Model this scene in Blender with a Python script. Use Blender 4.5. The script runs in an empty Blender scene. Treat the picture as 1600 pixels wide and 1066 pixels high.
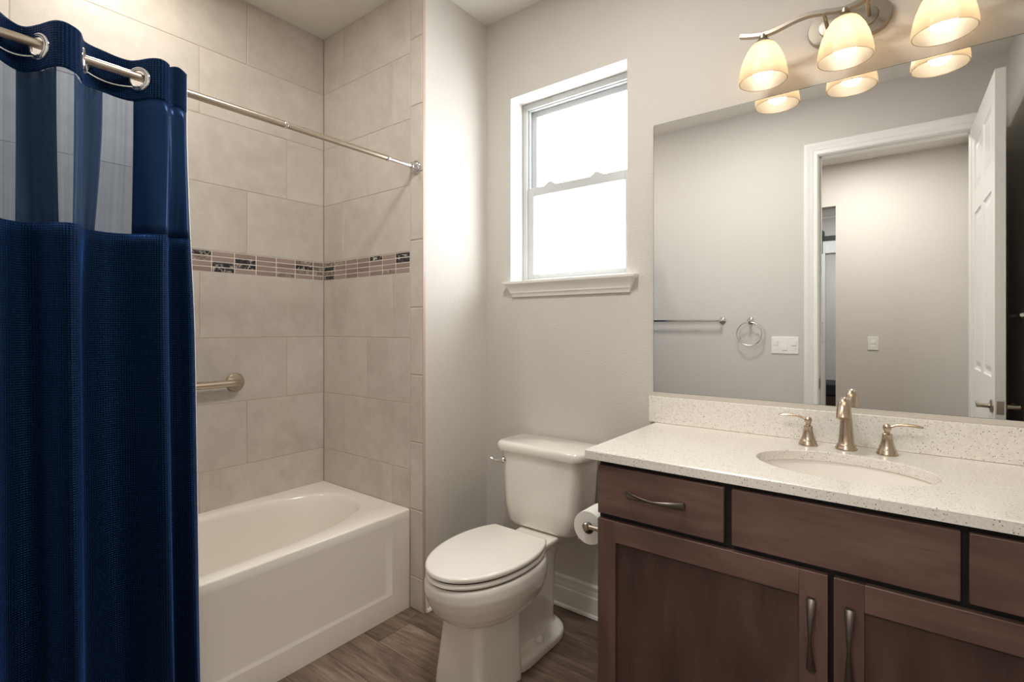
import bpy, bmesh, math, random
from mathutils import Vector, Matrix
random.seed(7)
PI = math.pi
sc = bpy.context.scene
COL = sc.collection

# ------------------------------------------------------------------ camera
cd = bpy.data.cameras.new('camera')
cam = bpy.data.objects.new('camera', cd); COL.objects.link(cam)
cd.sensor_width = 36.0
cd.lens = 797.0 / 1600.0 * 36.0
cd.shift_y = -22.0 / 1600.0
cd.clip_start = 0.02
cam.location = (0, 0, 1.28)
cam.rotation_euler = (PI / 2, 0, math.atan(615.0 / 797.0))
sc.camera = cam

# ------------------------------------------------------------------ world, colour management
w = bpy.data.worlds.new('world'); sc.world = w; w.use_nodes = True
w.node_tree.nodes['Background'].inputs['Color'].default_value = (0.80, 0.88, 1.0, 1)
w.node_tree.nodes['Background'].inputs['Strength'].default_value = 1.0
sc.view_settings.view_transform = 'Standard'
sc.view_settings.look = 'None'
sc.view_settings.exposure = 0.68
sc.view_settings.gamma = 1.0
sc.view_settings.use_curve_mapping = False
sc.cycles.max_bounces = 12
sc.cycles.diffuse_bounces = 6
sc.cycles.glossy_bounces = 6
sc.cycles.transmission_bounces = 8
sc.cycles.transparent_max_bounces = 12
sc.cycles.sample_clamp_indirect = 6.0
sc.cycles.caustics_reflective = False
sc.cycles.caustics_refractive = False

# light strengths (the lamps and the added fill lights are built further down)
P_WINDOW = 6.4
P_BULB = 44.0
P_TUB = 3.5
P_ROOM_FILL = 11.5
P_HALL_FILL = 16.0
P_FAR_FILL = 40.0

# ------------------------------------------------------------------ room dimensions
YW = 2.0          # window / vanity wall
XR = 0.46         # right wall
XT = -2.488       # tile face behind the tub
YE = 1.56         # tile face at the end of the tub
XP = -1.71        # painted return wall
ZC = 2.83         # ceiling
TX = -1.24        # toilet axis

# ------------------------------------------------------------------ materials
def s2l(c):
    return tuple(((v / 255.0) / 12.92 if v / 255.0 <= 0.04045 else ((v / 255.0 + 0.055) / 1.055) ** 2.4) for v in c) + (1.0,)

def newmat(name):
    m = bpy.data.materials.new(name); m.use_nodes = True
    nt = m.node_tree
    return m, nt, nt.nodes['Principled BSDF']

def simple(name, rgb, rough=0.5, metal=0.0, coat=0.0, spec=0.5, bump=None, sheen=0.0):
    m, nt, b = newmat(name)
    b.inputs['Base Color'].default_value = s2l(rgb)
    b.inputs['Roughness'].default_value = rough
    b.inputs['Metallic'].default_value = metal
    b.inputs['Coat Weight'].default_value = coat
    b.inputs['Coat Roughness'].default_value = 0.06
    b.inputs['Specular IOR Level'].default_value = spec
    b.inputs['Sheen Weight'].default_value = sheen
    if bump:
        sc_, st, det = bump
        n = N(nt, 'ShaderNodeTexNoise', Scale=sc_, Detail=det); tc = N(nt, 'ShaderNodeTexCoord')
        L(nt, tc.outputs['Object'], n.inputs['Vector'])
        bp = N(nt, 'ShaderNodeBump', Strength=st, Distance=0.004)
        L(nt, n.outputs['Fac'], bp.inputs['Height']); L(nt, bp.outputs['Normal'], b.inputs['Normal'])
    return m

def N(nt, typ, **kw):
    n = nt.nodes.new(typ)
    for k, v in kw.items():
        if k in n.inputs: n.inputs[k].default_value = v
        else: setattr(n, k, v)
    return n

def L(nt, a, b): nt.links.new(a, b)

def math_node(nt, op, a, b=None):
    n = nt.nodes.new('ShaderNodeMath'); n.operation = op
    for i, v in enumerate((a, b)):
        if v is None: continue
        if isinstance(v, (int, float)): n.inputs[i].default_value = v
        else: L(nt, v, n.inputs[i])
    return n.outputs[0]

def ramp(nt, fac, stops):
    r = nt.nodes.new('ShaderNodeValToRGB')
    el = r.color_ramp.elements
    while len(el) < len(stops): el.new(0.5)
    for e, (p, c) in zip(el, stops):
        e.position = p; e.color = s2l(c)
    L(nt, fac, r.inputs['Fac'])
    return r.outputs['Color']

def mixc(nt, fac, a, b):
    n = nt.nodes.new('ShaderNodeMix'); n.data_type = 'RGBA'
    if isinstance(fac, (int, float)): n.inputs[0].default_value = fac
    else: L(nt, fac, n.inputs[0])
    for i, v in ((6, a), (7, b)):
        if isinstance(v, tuple): n.inputs[i].default_value = v
        else: L(nt, v, n.inputs[i])
    return n.outputs[2]

def mapped(nt, scale=(1, 1, 1), coord='Object', off=None):
    tc = N(nt, 'ShaderNodeTexCoord')
    mp = N(nt, 'ShaderNodeMapping'); mp.inputs['Scale'].default_value = scale
    L(nt, tc.outputs[coord], mp.inputs['Vector'])
    if off is not None: L(nt, off, mp.inputs['Location'])
    return mp.outputs['Vector']

def tile_offset(nt):
    at = N(nt, 'ShaderNodeAttribute', attribute_name='rnd')
    v = N(nt, 'ShaderNodeVectorMath', operation='SCALE'); v.inputs[0].default_value = (37.0, 91.0, 53.0)
    L(nt, at.outputs['Fac'], v.inputs['Scale'])
    return at.outputs['Fac'], v.outputs[0]

# painted wall with an orange-peel texture
def paint(name, rgb):
    m, nt, b = newmat(name)
    b.inputs['Base Color'].default_value = s2l(rgb)
    b.inputs['Roughness'].default_value = 0.55
    b.inputs['Specular IOR Level'].default_value = 0.3
    n = N(nt, 'ShaderNodeTexNoise', Scale=150.0, Detail=2.0, Roughness=0.55)
    L(nt, mapped(nt), n.inputs['Vector'])
    r = ramp(nt, n.outputs['Fac'], [(0.40, (0, 0, 0)), (0.62, (255, 255, 255))])
    bp = N(nt, 'ShaderNodeBump', Strength=0.16, Distance=0.0035)
    L(nt, r, bp.inputs['Height']); L(nt, bp.outputs['Normal'], b.inputs['Normal'])
    return m

M_WALL = paint('warm_grey_paint', (207, 203, 197))
M_CEIL = simple('ceiling_white', (225, 222, 215), 0.8, bump=(90, 0.12, 2))
M_TRIM = simple('white_trim_paint', (238, 237, 233), 0.35)
M_DOORW = simple('white_door_paint', (236, 236, 233), 0.38)
M_VINYL = simple('white_vinyl', (190, 192, 192), 0.35)
M_PORC = simple('white_porcelain', (241, 237, 230), 0.12, coat=0.5)
M_TUB = simple('white_acrylic', (241, 235, 226), 0.16, coat=0.4)
M_SEAT = simple('white_toilet_plastic', (243, 240, 233), 0.18, coat=0.3)
M_NICK = simple('brushed_nickel', (196, 184, 168), 0.28, 1.0)
M_WARMN = simple('warm_brushed_nickel', (188, 171, 152), 0.26, 1.0)
M_SATIN = simple('satin_nickel', (172, 163, 150), 0.36, 1.0)
M_CHROME = simple('chrome', (225, 225, 225), 0.07, 1.0)
M_PULL = simple('dark_pewter', (105, 97, 92), 0.34, 1.0)
M_BLACK = simple('matt_black_iron', (22, 22, 24), 0.5)
M_SWITCH = simple('switch_plastic', (240, 239, 235), 0.3)
M_SWITCH2 = simple('switch_plate_plastic', (226, 225, 220), 0.35)
M_PAPER = simple('tissue_paper', (240, 238, 233), 0.95, bump=(400, 0.2, 2))
M_CARD = simple('cardboard_core', (120, 98, 78), 0.9)
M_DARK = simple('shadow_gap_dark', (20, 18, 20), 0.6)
M_GROUT = simple('grout', (186, 176, 162), 0.9)
M_MGROUT = simple('mosaic_grout', (236, 228, 219), 0.9)
M_CORD = simple('white_cord', (240, 238, 232), 0.5)
M_NAVYBOX = simple('navy_black_fabric', (24, 26, 36), 0.7)
M_BROWNBASE = simple('dark_walnut', (66, 46, 36), 0.5)

# beige stone-look ceramic tile
def make_tile():
    m, nt, b = newmat('beige_stone_tile')
    fac, off = tile_offset(nt)
    vec = mapped(nt, (1, 1, 1), off=off)
    n1 = N(nt, 'ShaderNodeTexNoise', Scale=3.0, Detail=6.0, Roughness=0.62, Distortion=0.6)
    n2 = N(nt, 'ShaderNodeTexNoise', Scale=14.0, Detail=5.0, Roughness=0.7)
    n3 = N(nt, 'ShaderNodeTexNoise', Scale=2.2, Detail=2.0, Roughness=0.5, Distortion=1.6)
    for n in (n1, n2, n3): L(nt, vec, n.inputs['Vector'])
    base = ramp(nt, n1.outputs['Fac'], [(0.28, (186, 176, 166)), (0.50, (204, 196, 187)), (0.75, (216, 209, 201))])
    mott = ramp(nt, n2.outputs['Fac'], [(0.35, (189, 179, 168)), (0.62, (209, 201, 192))])
    c = mixc(nt, 0.38, base, mott)
    vein = math_node(nt, 'ABSOLUTE', math_node(nt, 'SUBTRACT', n3.outputs['Fac'], 0.5))
    vf = ramp(nt, vein, [(0.0, (255, 255, 255)), (0.012, (0, 0, 0))])
    c = mixc(nt, math_node(nt, 'MULTIPLY', vf, 0.10), c, s2l((222, 217, 207)))
    hv = N(nt, 'ShaderNodeHueSaturation')
    L(nt, c, hv.inputs['Color'])
    L(nt, math_node(nt, 'ADD', math_node(nt, 'MULTIPLY', fac, 0.07), 0.965), hv.inputs['Value'])
    L(nt, hv.outputs['Color'], b.inputs['Base Color'])
    b.inputs['Roughness'].default_value = 0.34
    b.inputs['Specular IOR Level'].default_value = 0.45
    return m
M_TILE = make_tile()

# mosaic of mauve glass, grey stone and dark veined marble
def make_mosaic():
    m, nt, b = newmat('glass_stone_mosaic')
    fac, off = tile_offset(nt)
    vec = mapped(nt, (1, 1, 1), off=off)
    wv = N(nt, 'ShaderNodeTexNoise', Scale=26.0, Detail=4.0, Distortion=2.5)
    L(nt, vec, wv.inputs['Vector'])
    dark = ramp(nt, wv.outputs['Fac'], [(0.42, (34, 32, 36)), (0.56, (74, 70, 72)), (0.66, (196, 188, 180))])
    grey = ramp(nt, wv.outputs['Fac'], [(0.36, (112, 100, 92)), (0.58, (156, 144, 134)), (0.7, (190, 178, 166))])
    glass = ramp(nt, fac, [(0.0, (140, 119, 114)), (0.4, (164, 145, 138)), (0.5, (152, 132, 127))])
    c = mixc(nt, math_node(nt, 'GREATER_THAN', fac, 0.52), glass, grey)
    c = mixc(nt, math_node(nt, 'GREATER_THAN', fac, 0.80), c, dark)
    L(nt, c, b.inputs['Base Color'])
    b.inputs['Roughness'].default_value = 0.16
    return m
M_MOSAIC = make_mosaic()

# wood-look vinyl planks running along X
def make_floor():
    m, nt, b = newmat('wood_look_planks')
    tc = N(nt, 'ShaderNodeTexCoord')
    sep = N(nt, 'ShaderNodeSeparateXYZ'); L(nt, tc.outputs['Object'], sep.inputs[0])
    row = math_node(nt, 'DIVIDE', math_node(nt, 'SUBTRACT', sep.outputs['Y'], 1.14 - 1.68), 0.168)
    rid = math_node(nt, 'FLOOR', row)
    rfr = math_node(nt, 'FRACT', row)
    wn = N(nt, 'ShaderNodeTexWhiteNoise'); wn.noise_dimensions = '1D'; L(nt, rid, wn.inputs['W'])
    xx = math_node(nt, 'ADD', math_node(nt, 'DIVIDE', sep.outputs['X'], 1.22), math_node(nt, 'MULTIPLY', wn.outputs['Value'], 3.7))
    xid = math_node(nt, 'FLOOR', xx); xfr = math_node(nt, 'FRACT', xx)
    pid = math_node(nt, 'ADD', math_node(nt, 'MULTIPLY', rid, 17.13), math_node(nt, 'MULTIPLY', xid, 5.71))
    wn2 = N(nt, 'ShaderNodeTexWhiteNoise'); wn2.noise_dimensions = '1D'; L(nt, pid, wn2.inputs['W'])
    comb = N(nt, 'ShaderNodeCombineXYZ')
    L(nt, math_node(nt, 'ADD', math_node(nt, 'MULTIPLY', sep.outputs['X'], 1.15), math_node(nt, 'MULTIPLY', pid, 3.3)), comb.inputs[0])
    L(nt, math_node(nt, 'ADD', math_node(nt, 'MULTIPLY', sep.outputs['Y'], 9.0), pid), comb.inputs[1])
    n1 = N(nt, 'ShaderNodeTexNoise', Scale=1.5, Detail=9.0, Roughness=0.68, Distortion=1.5)
    n2 = N(nt, 'ShaderNodeTexNoise', Scale=6.0, Detail=6.0, Roughness=0.7, Distortion=0.4)
    wv = N(nt, 'ShaderNodeTexWave', Scale=0.8, Distortion=12.0, Detail=3.0); wv.bands_direction = 'Y'
    for n in (n1, n2, wv): L(nt, comb.outputs[0], n.inputs['Vector'])
    c = ramp(nt, n1.outputs['Fac'], [(0.28, (66, 53, 46)), (0.45, (108, 89, 77)), (0.60, (148, 127, 111)), (0.78, (174, 154, 136))])
    c2 = ramp(nt, n2.outputs['Fac'], [(0.32, (62, 50, 44)), (0.6, (138, 118, 103))])
    c = mixc(nt, 0.35, c, c2)
    grain = ramp(nt, wv.outputs['Fac'], [(0.0, (255, 255, 255)), (0.10, (0, 0, 0))])
    c = mixc(nt, math_node(nt, 'MULTIPLY', grain, 0.30), c, s2l((52, 38, 34)))
    hv = N(nt, 'ShaderNodeHueSaturation'); L(nt, c, hv.inputs['Color'])
    L(nt, math_node(nt, 'ADD', math_node(nt, 'MULTIPLY', wn2.outputs['Value'], 0.50), 0.78), hv.inputs['Value'])
    e1 = math_node(nt, 'LESS_THAN', rfr, 0.020)
    e2 = math_node(nt, 'LESS_THAN', xfr, 0.0022)
    edge = math_node(nt, 'MAXIMUM', e1, e2)
    c = mixc(nt, math_node(nt, 'MULTIPLY', edge, 0.7), hv.outputs['Color'], s2l((36, 27, 24)))
    L(nt, c, b.inputs['Base Color'])
    b.inputs['Roughness'].default_value = 0.42
    bp = N(nt, 'ShaderNodeBump', Strength=0.25, Distance=0.002)
    L(nt, n2.outputs['Fac'], bp.inputs['Height']); L(nt, bp.outputs['Normal'], b.inputs['Normal'])
    return m
M_FLOOR = make_floor()

# stained maple, grain along one axis
def make_wood(name, scale, dark, mid, light):
    m, nt, b = newmat(name)
    fac, off = tile_offset(nt)
    vec = mapped(nt, scale, off=off)
    vec2 = mapped(nt, tuple(0.4 + 0.12 * v for v in scale), off=off)
    n1 = N(nt, 'ShaderNodeTexNoise', Scale=2.4, Detail=7.0, Roughness=0.6, Distortion=0.5)
    n2 = N(nt, 'ShaderNodeTexNoise', Scale=3.4, Detail=3.0, Roughness=0.55, Distortion=0.4)
    n3 = N(nt, 'ShaderNodeTexNoise', Scale=9.0, Detail=4.0, Roughness=0.75)
    L(nt, vec, n1.inputs['Vector']); L(nt, vec2, n2.inputs['Vector']); L(nt, vec, n3.inputs['Vector'])
    a = ramp(nt, n1.outputs['Fac'], [(0.3, dark), (0.52, mid), (0.74, light)])
    bb = ramp(nt, n2.outputs['Fac'], [(0.34, dark), (0.66, light)])
    c = mixc(nt, 0.5, a, bb)
    streak = ramp(nt, n3.outputs['Fac'], [(0.30, (255, 255, 255)), (0.38, (0, 0, 0))])
    c = mixc(nt, math_node(nt, 'MULTIPLY', streak, 0.35), c, s2l(tuple(int(v * 0.6) for v in dark)))
    L(nt, c, b.inputs['Base Color'])
    b.inputs['Roughness'].default_value = 0.36
    b.inputs['Specular IOR Level'].default_value = 0.4
    return m
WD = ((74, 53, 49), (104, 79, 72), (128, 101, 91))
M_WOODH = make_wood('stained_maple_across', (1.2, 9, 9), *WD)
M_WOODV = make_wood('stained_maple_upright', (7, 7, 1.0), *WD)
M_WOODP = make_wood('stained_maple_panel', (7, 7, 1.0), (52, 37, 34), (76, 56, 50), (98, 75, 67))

# white quartz with brown and grey specks
def make_quartz():
    m, nt, b = newmat('speckled_quartz')
    vec = mapped(nt)
    n1 = N(nt, 'ShaderNodeTexNoise', Scale=160.0, Detail=2.0); L(nt, vec, n1.inputs['Vector'])
    c = ramp(nt, n1.outputs['Fac'], [(0.35, (226, 221, 213)), (0.6, (238, 234, 227))])
    for scale, cut, frac, col in ((260.0, 0.30, 0.945, (116, 98, 84)), (170.0, 0.22, 0.90, (82, 70, 64)), (240.0, 0.30, 0.94, (158, 144, 130))):
        v = N(nt, 'ShaderNodeTexVoronoi', Scale=scale); L(nt, vec, v.inputs['Vector'])
        near = math_node(nt, 'LESS_THAN', v.outputs['Distance'], cut)
        sp = N(nt, 'ShaderNodeSeparateColor'); L(nt, v.outputs['Color'], sp.inputs[0])
        few = math_node(nt, 'GREATER_THAN', sp.outputs[0], frac)
        c = mixc(nt, math_node(nt, 'MULTIPLY', near, few), c, s2l(col))
    L(nt, c, b.inputs['Base Color'])
    b.inputs['Roughness'].default_value = 0.2
    return m
M_QUARTZ = make_quartz()

# curtain fabrics (UV is in metres)
def waffle(nt, b, size, strength, dist):
    uv = N(nt, 'ShaderNodeUVMap')
    sep = N(nt, 'ShaderNodeSeparateXYZ'); L(nt, uv.outputs['UV'], sep.inputs[0])
    k = 2 * PI / size
    sx = math_node(nt, 'SINE', math_node(nt, 'MULTIPLY', sep.outputs['X'], k))
    sy = math_node(nt, 'SINE', math_node(nt, 'MULTIPLY', sep.outputs['Y'], k))
    h = math_node(nt, 'MAXIMUM', sx, sy)
    bp = N(nt, 'ShaderNodeBump', Strength=strength, Distance=dist)
    L(nt, h, bp.inputs['Height']); L(nt, bp.outputs['Normal'], b.inputs['Normal'])
    return h

def make_navy():
    m, nt, b = newmat('navy_waffle_fabric')
    h = waffle(nt, b, 0.0062, 0.75, 0.0016)
    c = ramp(nt, math_node(nt, 'ADD', math_node(nt, 'MULTIPLY', h, 0.5), 0.5), [(0.0, (5, 13, 23)), (1.0, (10, 24, 40))])
    L(nt, c, b.inputs['Base Color'])
    b.inputs['Roughness'].default_value = 0.45
    b.inputs['Specular IOR Level'].default_value = 0.5
    b.inputs['Specular Tint'].default_value = (0.06, 0.28, 1.0, 1)
    b.inputs['Sheen Weight'].default_value = 0.75
    b.inputs['Sheen Tint'].default_value = (0.08, 0.24, 0.85, 1)
    b.inputs['Sheen Roughness'].default_value = 0.22
    return m
M_NAVY = make_navy()

def make_satin():
    m, nt, b = newmat('navy_satin_fabric')
    b.inputs['Base Color'].default_value = s2l((9, 26, 56))
    b.inputs['Roughness'].default_value = 0.34
    b.inputs['Specular IOR Level'].default_value = 0.6
    b.inputs['Specular Tint'].default_value = (0.2, 0.45, 1.0, 1)
    b.inputs['Sheen Weight'].default_value = 0.15
    b.inputs['Sheen Tint'].default_value = (0.2, 0.45, 1.0, 1)
    return m
M_SATINBLUE = make_satin()

def make_sheer():
    m, nt, b = newmat('sheer_blue_grey_voile')
    uv = N(nt, 'ShaderNodeUVMap')
    mp = N(nt, 'ShaderNodeMapping'); mp.inputs['Scale'].default_value = (95, 0.6, 1); L(nt, uv.outputs['UV'], mp.inputs['Vector'])
    n = N(nt, 'ShaderNodeTexNoise', Scale=1.0, Detail=2.0); L(nt, mp.outputs['Vector'], n.inputs['Vector'])
    dens = ramp(nt, n.outputs['Fac'], [(0.36, (172, 172, 172)), (0.66, (196, 196, 196))])
    b.inputs['Base Color'].default_value = s2l((56, 80, 112))
    b.inputs['Roughness'].default_value = 0.4
    b.inputs['Specular Tint'].default_value = (0.5, 0.7, 1.0, 1)
    tr = N(nt, 'ShaderNodeBsdfTransparent'); tr.inputs['Color'].default_value = (0.66, 0.76, 0.90, 1)
    mx = N(nt, 'ShaderNodeMixShader')
    # denser where the voile is seen edge-on
    lw = N(nt, 'ShaderNodeLayerWeight', Blend=0.30)
    f = math_node(nt, 'MAXIMUM', dens, lw.outputs['Facing'])
    L(nt, f, mx.inputs[0]); L(nt, tr.outputs[0], mx.inputs[1]); L(nt, b.outputs[0], mx.inputs[2])
    L(nt, mx.outputs[0], nt.nodes['Material Output'].inputs['Surface'])
    return m
M_SHEER = make_sheer()
M_VOILE = simple('dark_blue_voile', (22, 38, 62), 0.45, sheen=0.2)

# obscured window glass, lit by the day behind it
def make_pane(name, strength, col):
    m, nt, b = newmat(name)
    n = N(nt, 'ShaderNodeTexNoise', Scale=1.4, Detail=1.0); L(nt, mapped(nt), n.inputs['Vector'])
    c = ramp(nt, n.outputs['Fac'], [(0.3, col), (0.7, (255, 255, 255))])
    b.inputs['Base Color'].default_value = (0.5, 0.5, 0.5, 1)
    b.inputs['Roughness'].default_value = 0.3
    L(nt, c, b.inputs['Emission Color']); b.inputs['Emission Strength'].default_value = strength
    return m
M_PANE = make_pane('obscured_glass', P_WINDOW, (236, 244, 250))

def emit(name, rgb, strength):
    m, nt, b = newmat(name)
    b.inputs['Base Color'].default_value = (0.8, 0.8, 0.8, 1)
    b.inputs['Emission Color'].default_value = rgb + (1,)
    b.inputs['Emission Strength'].default_value = strength
    return m
M_BULB = emit('warm_bulb', (1.0, 0.86, 0.68), P_BULB)

def make_shade():
    m, nt, b = newmat('frosted_shade_glass')
    b.inputs['Base Color'].default_value = s2l((112, 106, 96))
    b.inputs['Roughness'].default_value = 0.35
    tl = N(nt, 'ShaderNodeBsdfTranslucent'); tl.inputs['Color'].default_value = s2l((166, 155, 139))
    mx = N(nt, 'ShaderNodeMixShader'); mx.inputs[0].default_value = 0.68
    L(nt, b.outputs[0], mx.inputs[1]); L(nt, tl.outputs[0], mx.inputs[2])
    tr = N(nt, 'ShaderNodeBsdfTransparent')
    mx2 = N(nt, 'ShaderNodeMixShader'); mx2.inputs[0].default_value = 0.05
    L(nt, mx.outputs[0], mx2.inputs[1]); L(nt, tr.outputs[0], mx2.inputs[2])
    L(nt, mx2.outputs[0], nt.nodes['Material Output'].inputs['Surface'])
    return m
M_SHADE = make_shade()

def make_mirror():
    m, nt, b = newmat('mirror_silver')
    g = N(nt, 'ShaderNodeBsdfGlossy', Roughness=0.0); g.inputs['Color'].default_value = (0.945, 0.955, 0.95, 1)
    L(nt, g.outputs[0], nt.nodes['Material Output'].inputs['Surface'])
    return m
M_MIRROR = make_mirror()
M_CHAN = simple('pale_channel', (206, 200, 190), 0.4)
M_MEDGE = simple('mirror_edge', (120, 132, 130), 0.2, 0.6)

# ------------------------------------------------------------------ mesh helpers
def add(bm, verts, faces, mi=0, rnd=None):
    vs = [bm.verts.new(v) for v in verts]
    out = []
    for f in faces:
        try: fc = bm.faces.new([vs[i] for i in f])
        except ValueError: continue
        fc.material_index = mi
        if rnd is not None:
            lay = bm.faces.layers.float.get('rnd') or bm.faces.layers.float.new('rnd')
            fc[lay] = rnd
        out.append(fc)
    return vs

BOXF = [(0, 3, 2, 1), (4, 5, 6, 7), (0, 1, 5, 4), (1, 2, 6, 5), (2, 3, 7, 6), (3, 0, 4, 7)]
def box(bm, x0, x1, y0, y1, z0, z1, mi=0, rnd=None):
    if rnd is not None and not bm.faces.layers.float.get('rnd'): bm.faces.layers.float.new('rnd')
    return add(bm, [(x0, y0, z0), (x1, y0, z0), (x1, y1, z0), (x0, y1, z0), (x0, y0, z1), (x1, y0, z1), (x1, y1, z1), (x0, y1, z1)], BOXF, mi, rnd)

def loft(bm, secs, mi=0, cap=True, closed=True):
    n = len(secs[0]); vs = [[bm.verts.new(p) for p in s] for s in secs]
    for a, b in zip(vs, vs[1:]):
        for i in range(n if closed else n - 1):
            j = (i + 1) % n
            bm.faces.new((a[i], a[j], b[j], b[i])).material_index = mi
    if cap:
        bm.faces.new(list(reversed(vs[0]))).material_index = mi
        bm.faces.new(vs[-1]).material_index = mi
    return vs

def lathe(bm, prof, c=(0, 0, 0), axis='z', n=32, mi=0, cap=True):
    """prof: (radius, height) along the axis"""
    secs = []
    for r, h in prof:
        s = []
        for i in range(n):
            a = 2 * PI * i / n
            u, v = r * math.cos(a), r * math.sin(a)
            p = {'z': (u, v, h), 'y': (u, h, -v), '-y': (u, -h, v), 'x': (h, u, v), '-x': (-h, u, -v)}[axis]
            s.append((c[0] + p[0], c[1] + p[1], c[2] + p[2]))
        secs.append(s)
    return loft(bm, secs, mi, cap)

def frame_path(pts):
    pts = [Vector(p) for p in pts]; T = []
    for i in range(len(pts)):
        a = pts[max(i - 1, 0)]; b = pts[min(i + 1, len(pts) - 1)]
        T.append((b - a).normalized())
    up = Vector((0, 0, 1))
    if abs(T[0].dot(up)) > 0.9: up = Vector((0, 1, 0))
    R = []
    r = (up - T[0] * up.dot(T[0])).normalized()
    for t in T:
        r = (r - t * r.dot(t)).normalized(); R.append(r)
    return pts, T, R

def tube(bm, pts, rad, n=14, mi=0, cap=True, sec=None, closed=False):
    """sweep; rad: number or list; sec: list of (u along R, v along TxR) scale shapes"""
    pts, T, R = frame_path(pts)
    secs = []
    for i, (p, t, r) in enumerate(zip(pts, T, R)):
        b = t.cross(r)
        rr = rad[i] if isinstance(rad, (list, tuple)) else rad
        if sec is None:
            s = [p + (r * math.cos(2 * PI * k / n) + b * math.sin(2 * PI * k / n)) * rr for k in range(n)]
        else:
            q = sec[i] if isinstance(sec[0][0], (list, tuple)) else sec
            s = [p + r * u + b * v for u, v in q]
        secs.append([tuple(v) for v in s])
    if closed: secs.append(secs[0])
    return loft(bm, secs, mi, cap and not closed)

def torus(bm, c, nrm, R, r, n=36, k=12, mi=0):
    nrm = Vector(nrm).normalized(); a = nrm.orthogonal().normalized(); b = nrm.cross(a); c = Vector(c)
    rows = []
    for i in range(n):
        t = 2 * PI * i / n; d = a * math.cos(t) + b * math.sin(t)
        rows.append([bm.verts.new(c + d * (R + r * math.cos(2 * PI * j / k)) + nrm * (r * math.sin(2 * PI * j / k))) for j in range(k)])
    for i in range(n):
        for j in range(k):
            f = bm.faces.new((rows[i][j], rows[(i + 1) % n][j], rows[(i + 1) % n][(j + 1) % k], rows[i][(j + 1) % k])); f.material_index = mi

def prism(bm, poly, axis, a, b, mi=0, ta=0.0, tb=0.0):
    """poly of 2-D points extruded along axis from a to b. axis x: (y,z); y: (x,z); z: (x,y)"""
    def P(p, t):
        return {'x': (t, p[0], p[1]), 'y': (p[0], t, p[1]), 'z': (p[0], p[1], t)}[axis]
    return loft(bm, [[P(p, a) for p in poly], [P(p, b) for p in poly]], mi)

def rrect(x0, x1, y0, y1, r, k=6):
    pts = []
    for cx, cy, a0 in ((x1 - r, y1 - r, 0), (x0 + r, y1 - r, 90), (x0 + r, y0 + r, 180), (x1 - r, y0 + r, 270)):
        for i in range(k + 1):
            a = math.radians(a0 + 90 * i / k); pts.append((cx + r * math.cos(a), cy + r * math.sin(a)))
    return pts

def sellipse(cx, cy, a, bf, bb, n=2.0, nb=None, k=64):
    """egg-shaped superellipse: bf towards -y, bb towards +y"""
    pts = []
    for i in range(k):
        t = 2 * PI * i / k; c, s = math.cos(t), math.sin(t)
        e = (nb or n) if s > 0 else n
        x = a * math.copysign(abs(c) ** (2.0 / e), c); y = (bb if s > 0 else bf) * math.copysign(abs(s) ** (2.0 / e), s)
        pts.append((cx + x, cy + y))
    return pts

def catmull(pts, per=12):
    P = [Vector(p) for p in pts]; P = [P[0] * 2 - P[1]] + P + [P[-1] * 2 - P[-2]]
    out = []
    for i in range(1, len(P) - 2):
        for j in range(per):
            t = j / per; a, b, c, d = P[i - 1:i + 3]
            out.append(0.5 * ((2 * b) + (c - a) * t + (2 * a - 5 * b + 4 * c - d) * t * t + (3 * b - a - 3 * c + d) * t ** 3))
    out.append(P[-2]); return out

def obj(name, bm, mats, parent=None, smooth=False, bevel=0.0, seg=2, label=None, angle=40, kind=None, recalc=True):
    if recalc: bmesh.ops.recalc_face_normals(bm, faces=bm.faces)
    me = bpy.data.meshes.new(name); bm.to_mesh(me); bm.free()
    for m in (mats if isinstance(mats, (list, tuple)) else [mats]): me.materials.append(m)
    o = bpy.data.objects.new(name, me); COL.objects.link(o)
    if smooth or bevel:
        for p in me.polygons: p.use_smooth = True
        me.set_sharp_from_angle(angle=math.radians(angle))
    if bevel:
        md = o.modifiers.new('bevel', 'BEVEL'); md.width = bevel; md.segments = seg; md.limit_method = 'ANGLE'; md.angle_limit = math.radians(35)
        md.harden_normals = False
    if parent is not None: attach(o, parent)
    if label: o['label'] = label
    if kind: o['kind'] = kind
    return o

def attach(o, parent):
    o.parent = parent
    o.matrix_parent_inverse = Matrix.Translation(-world_loc(parent))

def world_loc(o):
    v = Vector((0, 0, 0))
    return o.location.copy() if o.parent is None else v

def thing(name, label, cat, loc, group=None):
    o = bpy.data.objects.new(name, None); COL.objects.link(o); o.location = loc
    o.empty_display_size = 0.05
    o['label'] = label; o['category'] = cat
    if group: o['group'] = group
    return o

def tag(o, label, cat, group=None):
    o['label'] = label; o['category'] = cat
    if group: o['group'] = group
    return o

def struct(name, bm, mats, **kw): return obj(name, bm, mats, kind='structure', **kw)
B = bmesh.new

def wall_hole(bm, u0, u1, z0, z1, hu0, hu1, hz0, hz1, y0, y1):
    """wall slab between y0 and y1 with a rectangular hole (jamb faces included), u is x"""
    for y in (y0, y1):
        o = [bm.verts.new(p) for p in ((u0, y, z0), (u1, y, z0), (u1, y, z1), (u0, y, z1))]
        h = [bm.verts.new(p) for p in ((hu0, y, hz0), (hu1, y, hz0), (hu1, y, hz1), (hu0, y, hz1))]
        for i in range(4):
            bm.faces.new((o[i], o[(i + 1) % 4], h[(i + 1) % 4], h[i]))
        if y == y0: O, H = o, h
        else: O2, H2 = o, h
    for i in range(4):
        j = (i + 1) % 4
        bm.faces.new((O[i], O[j], O2[j], O2[i])); bm.faces.new((H[i], H[j], H2[j], H2[i]))

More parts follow.
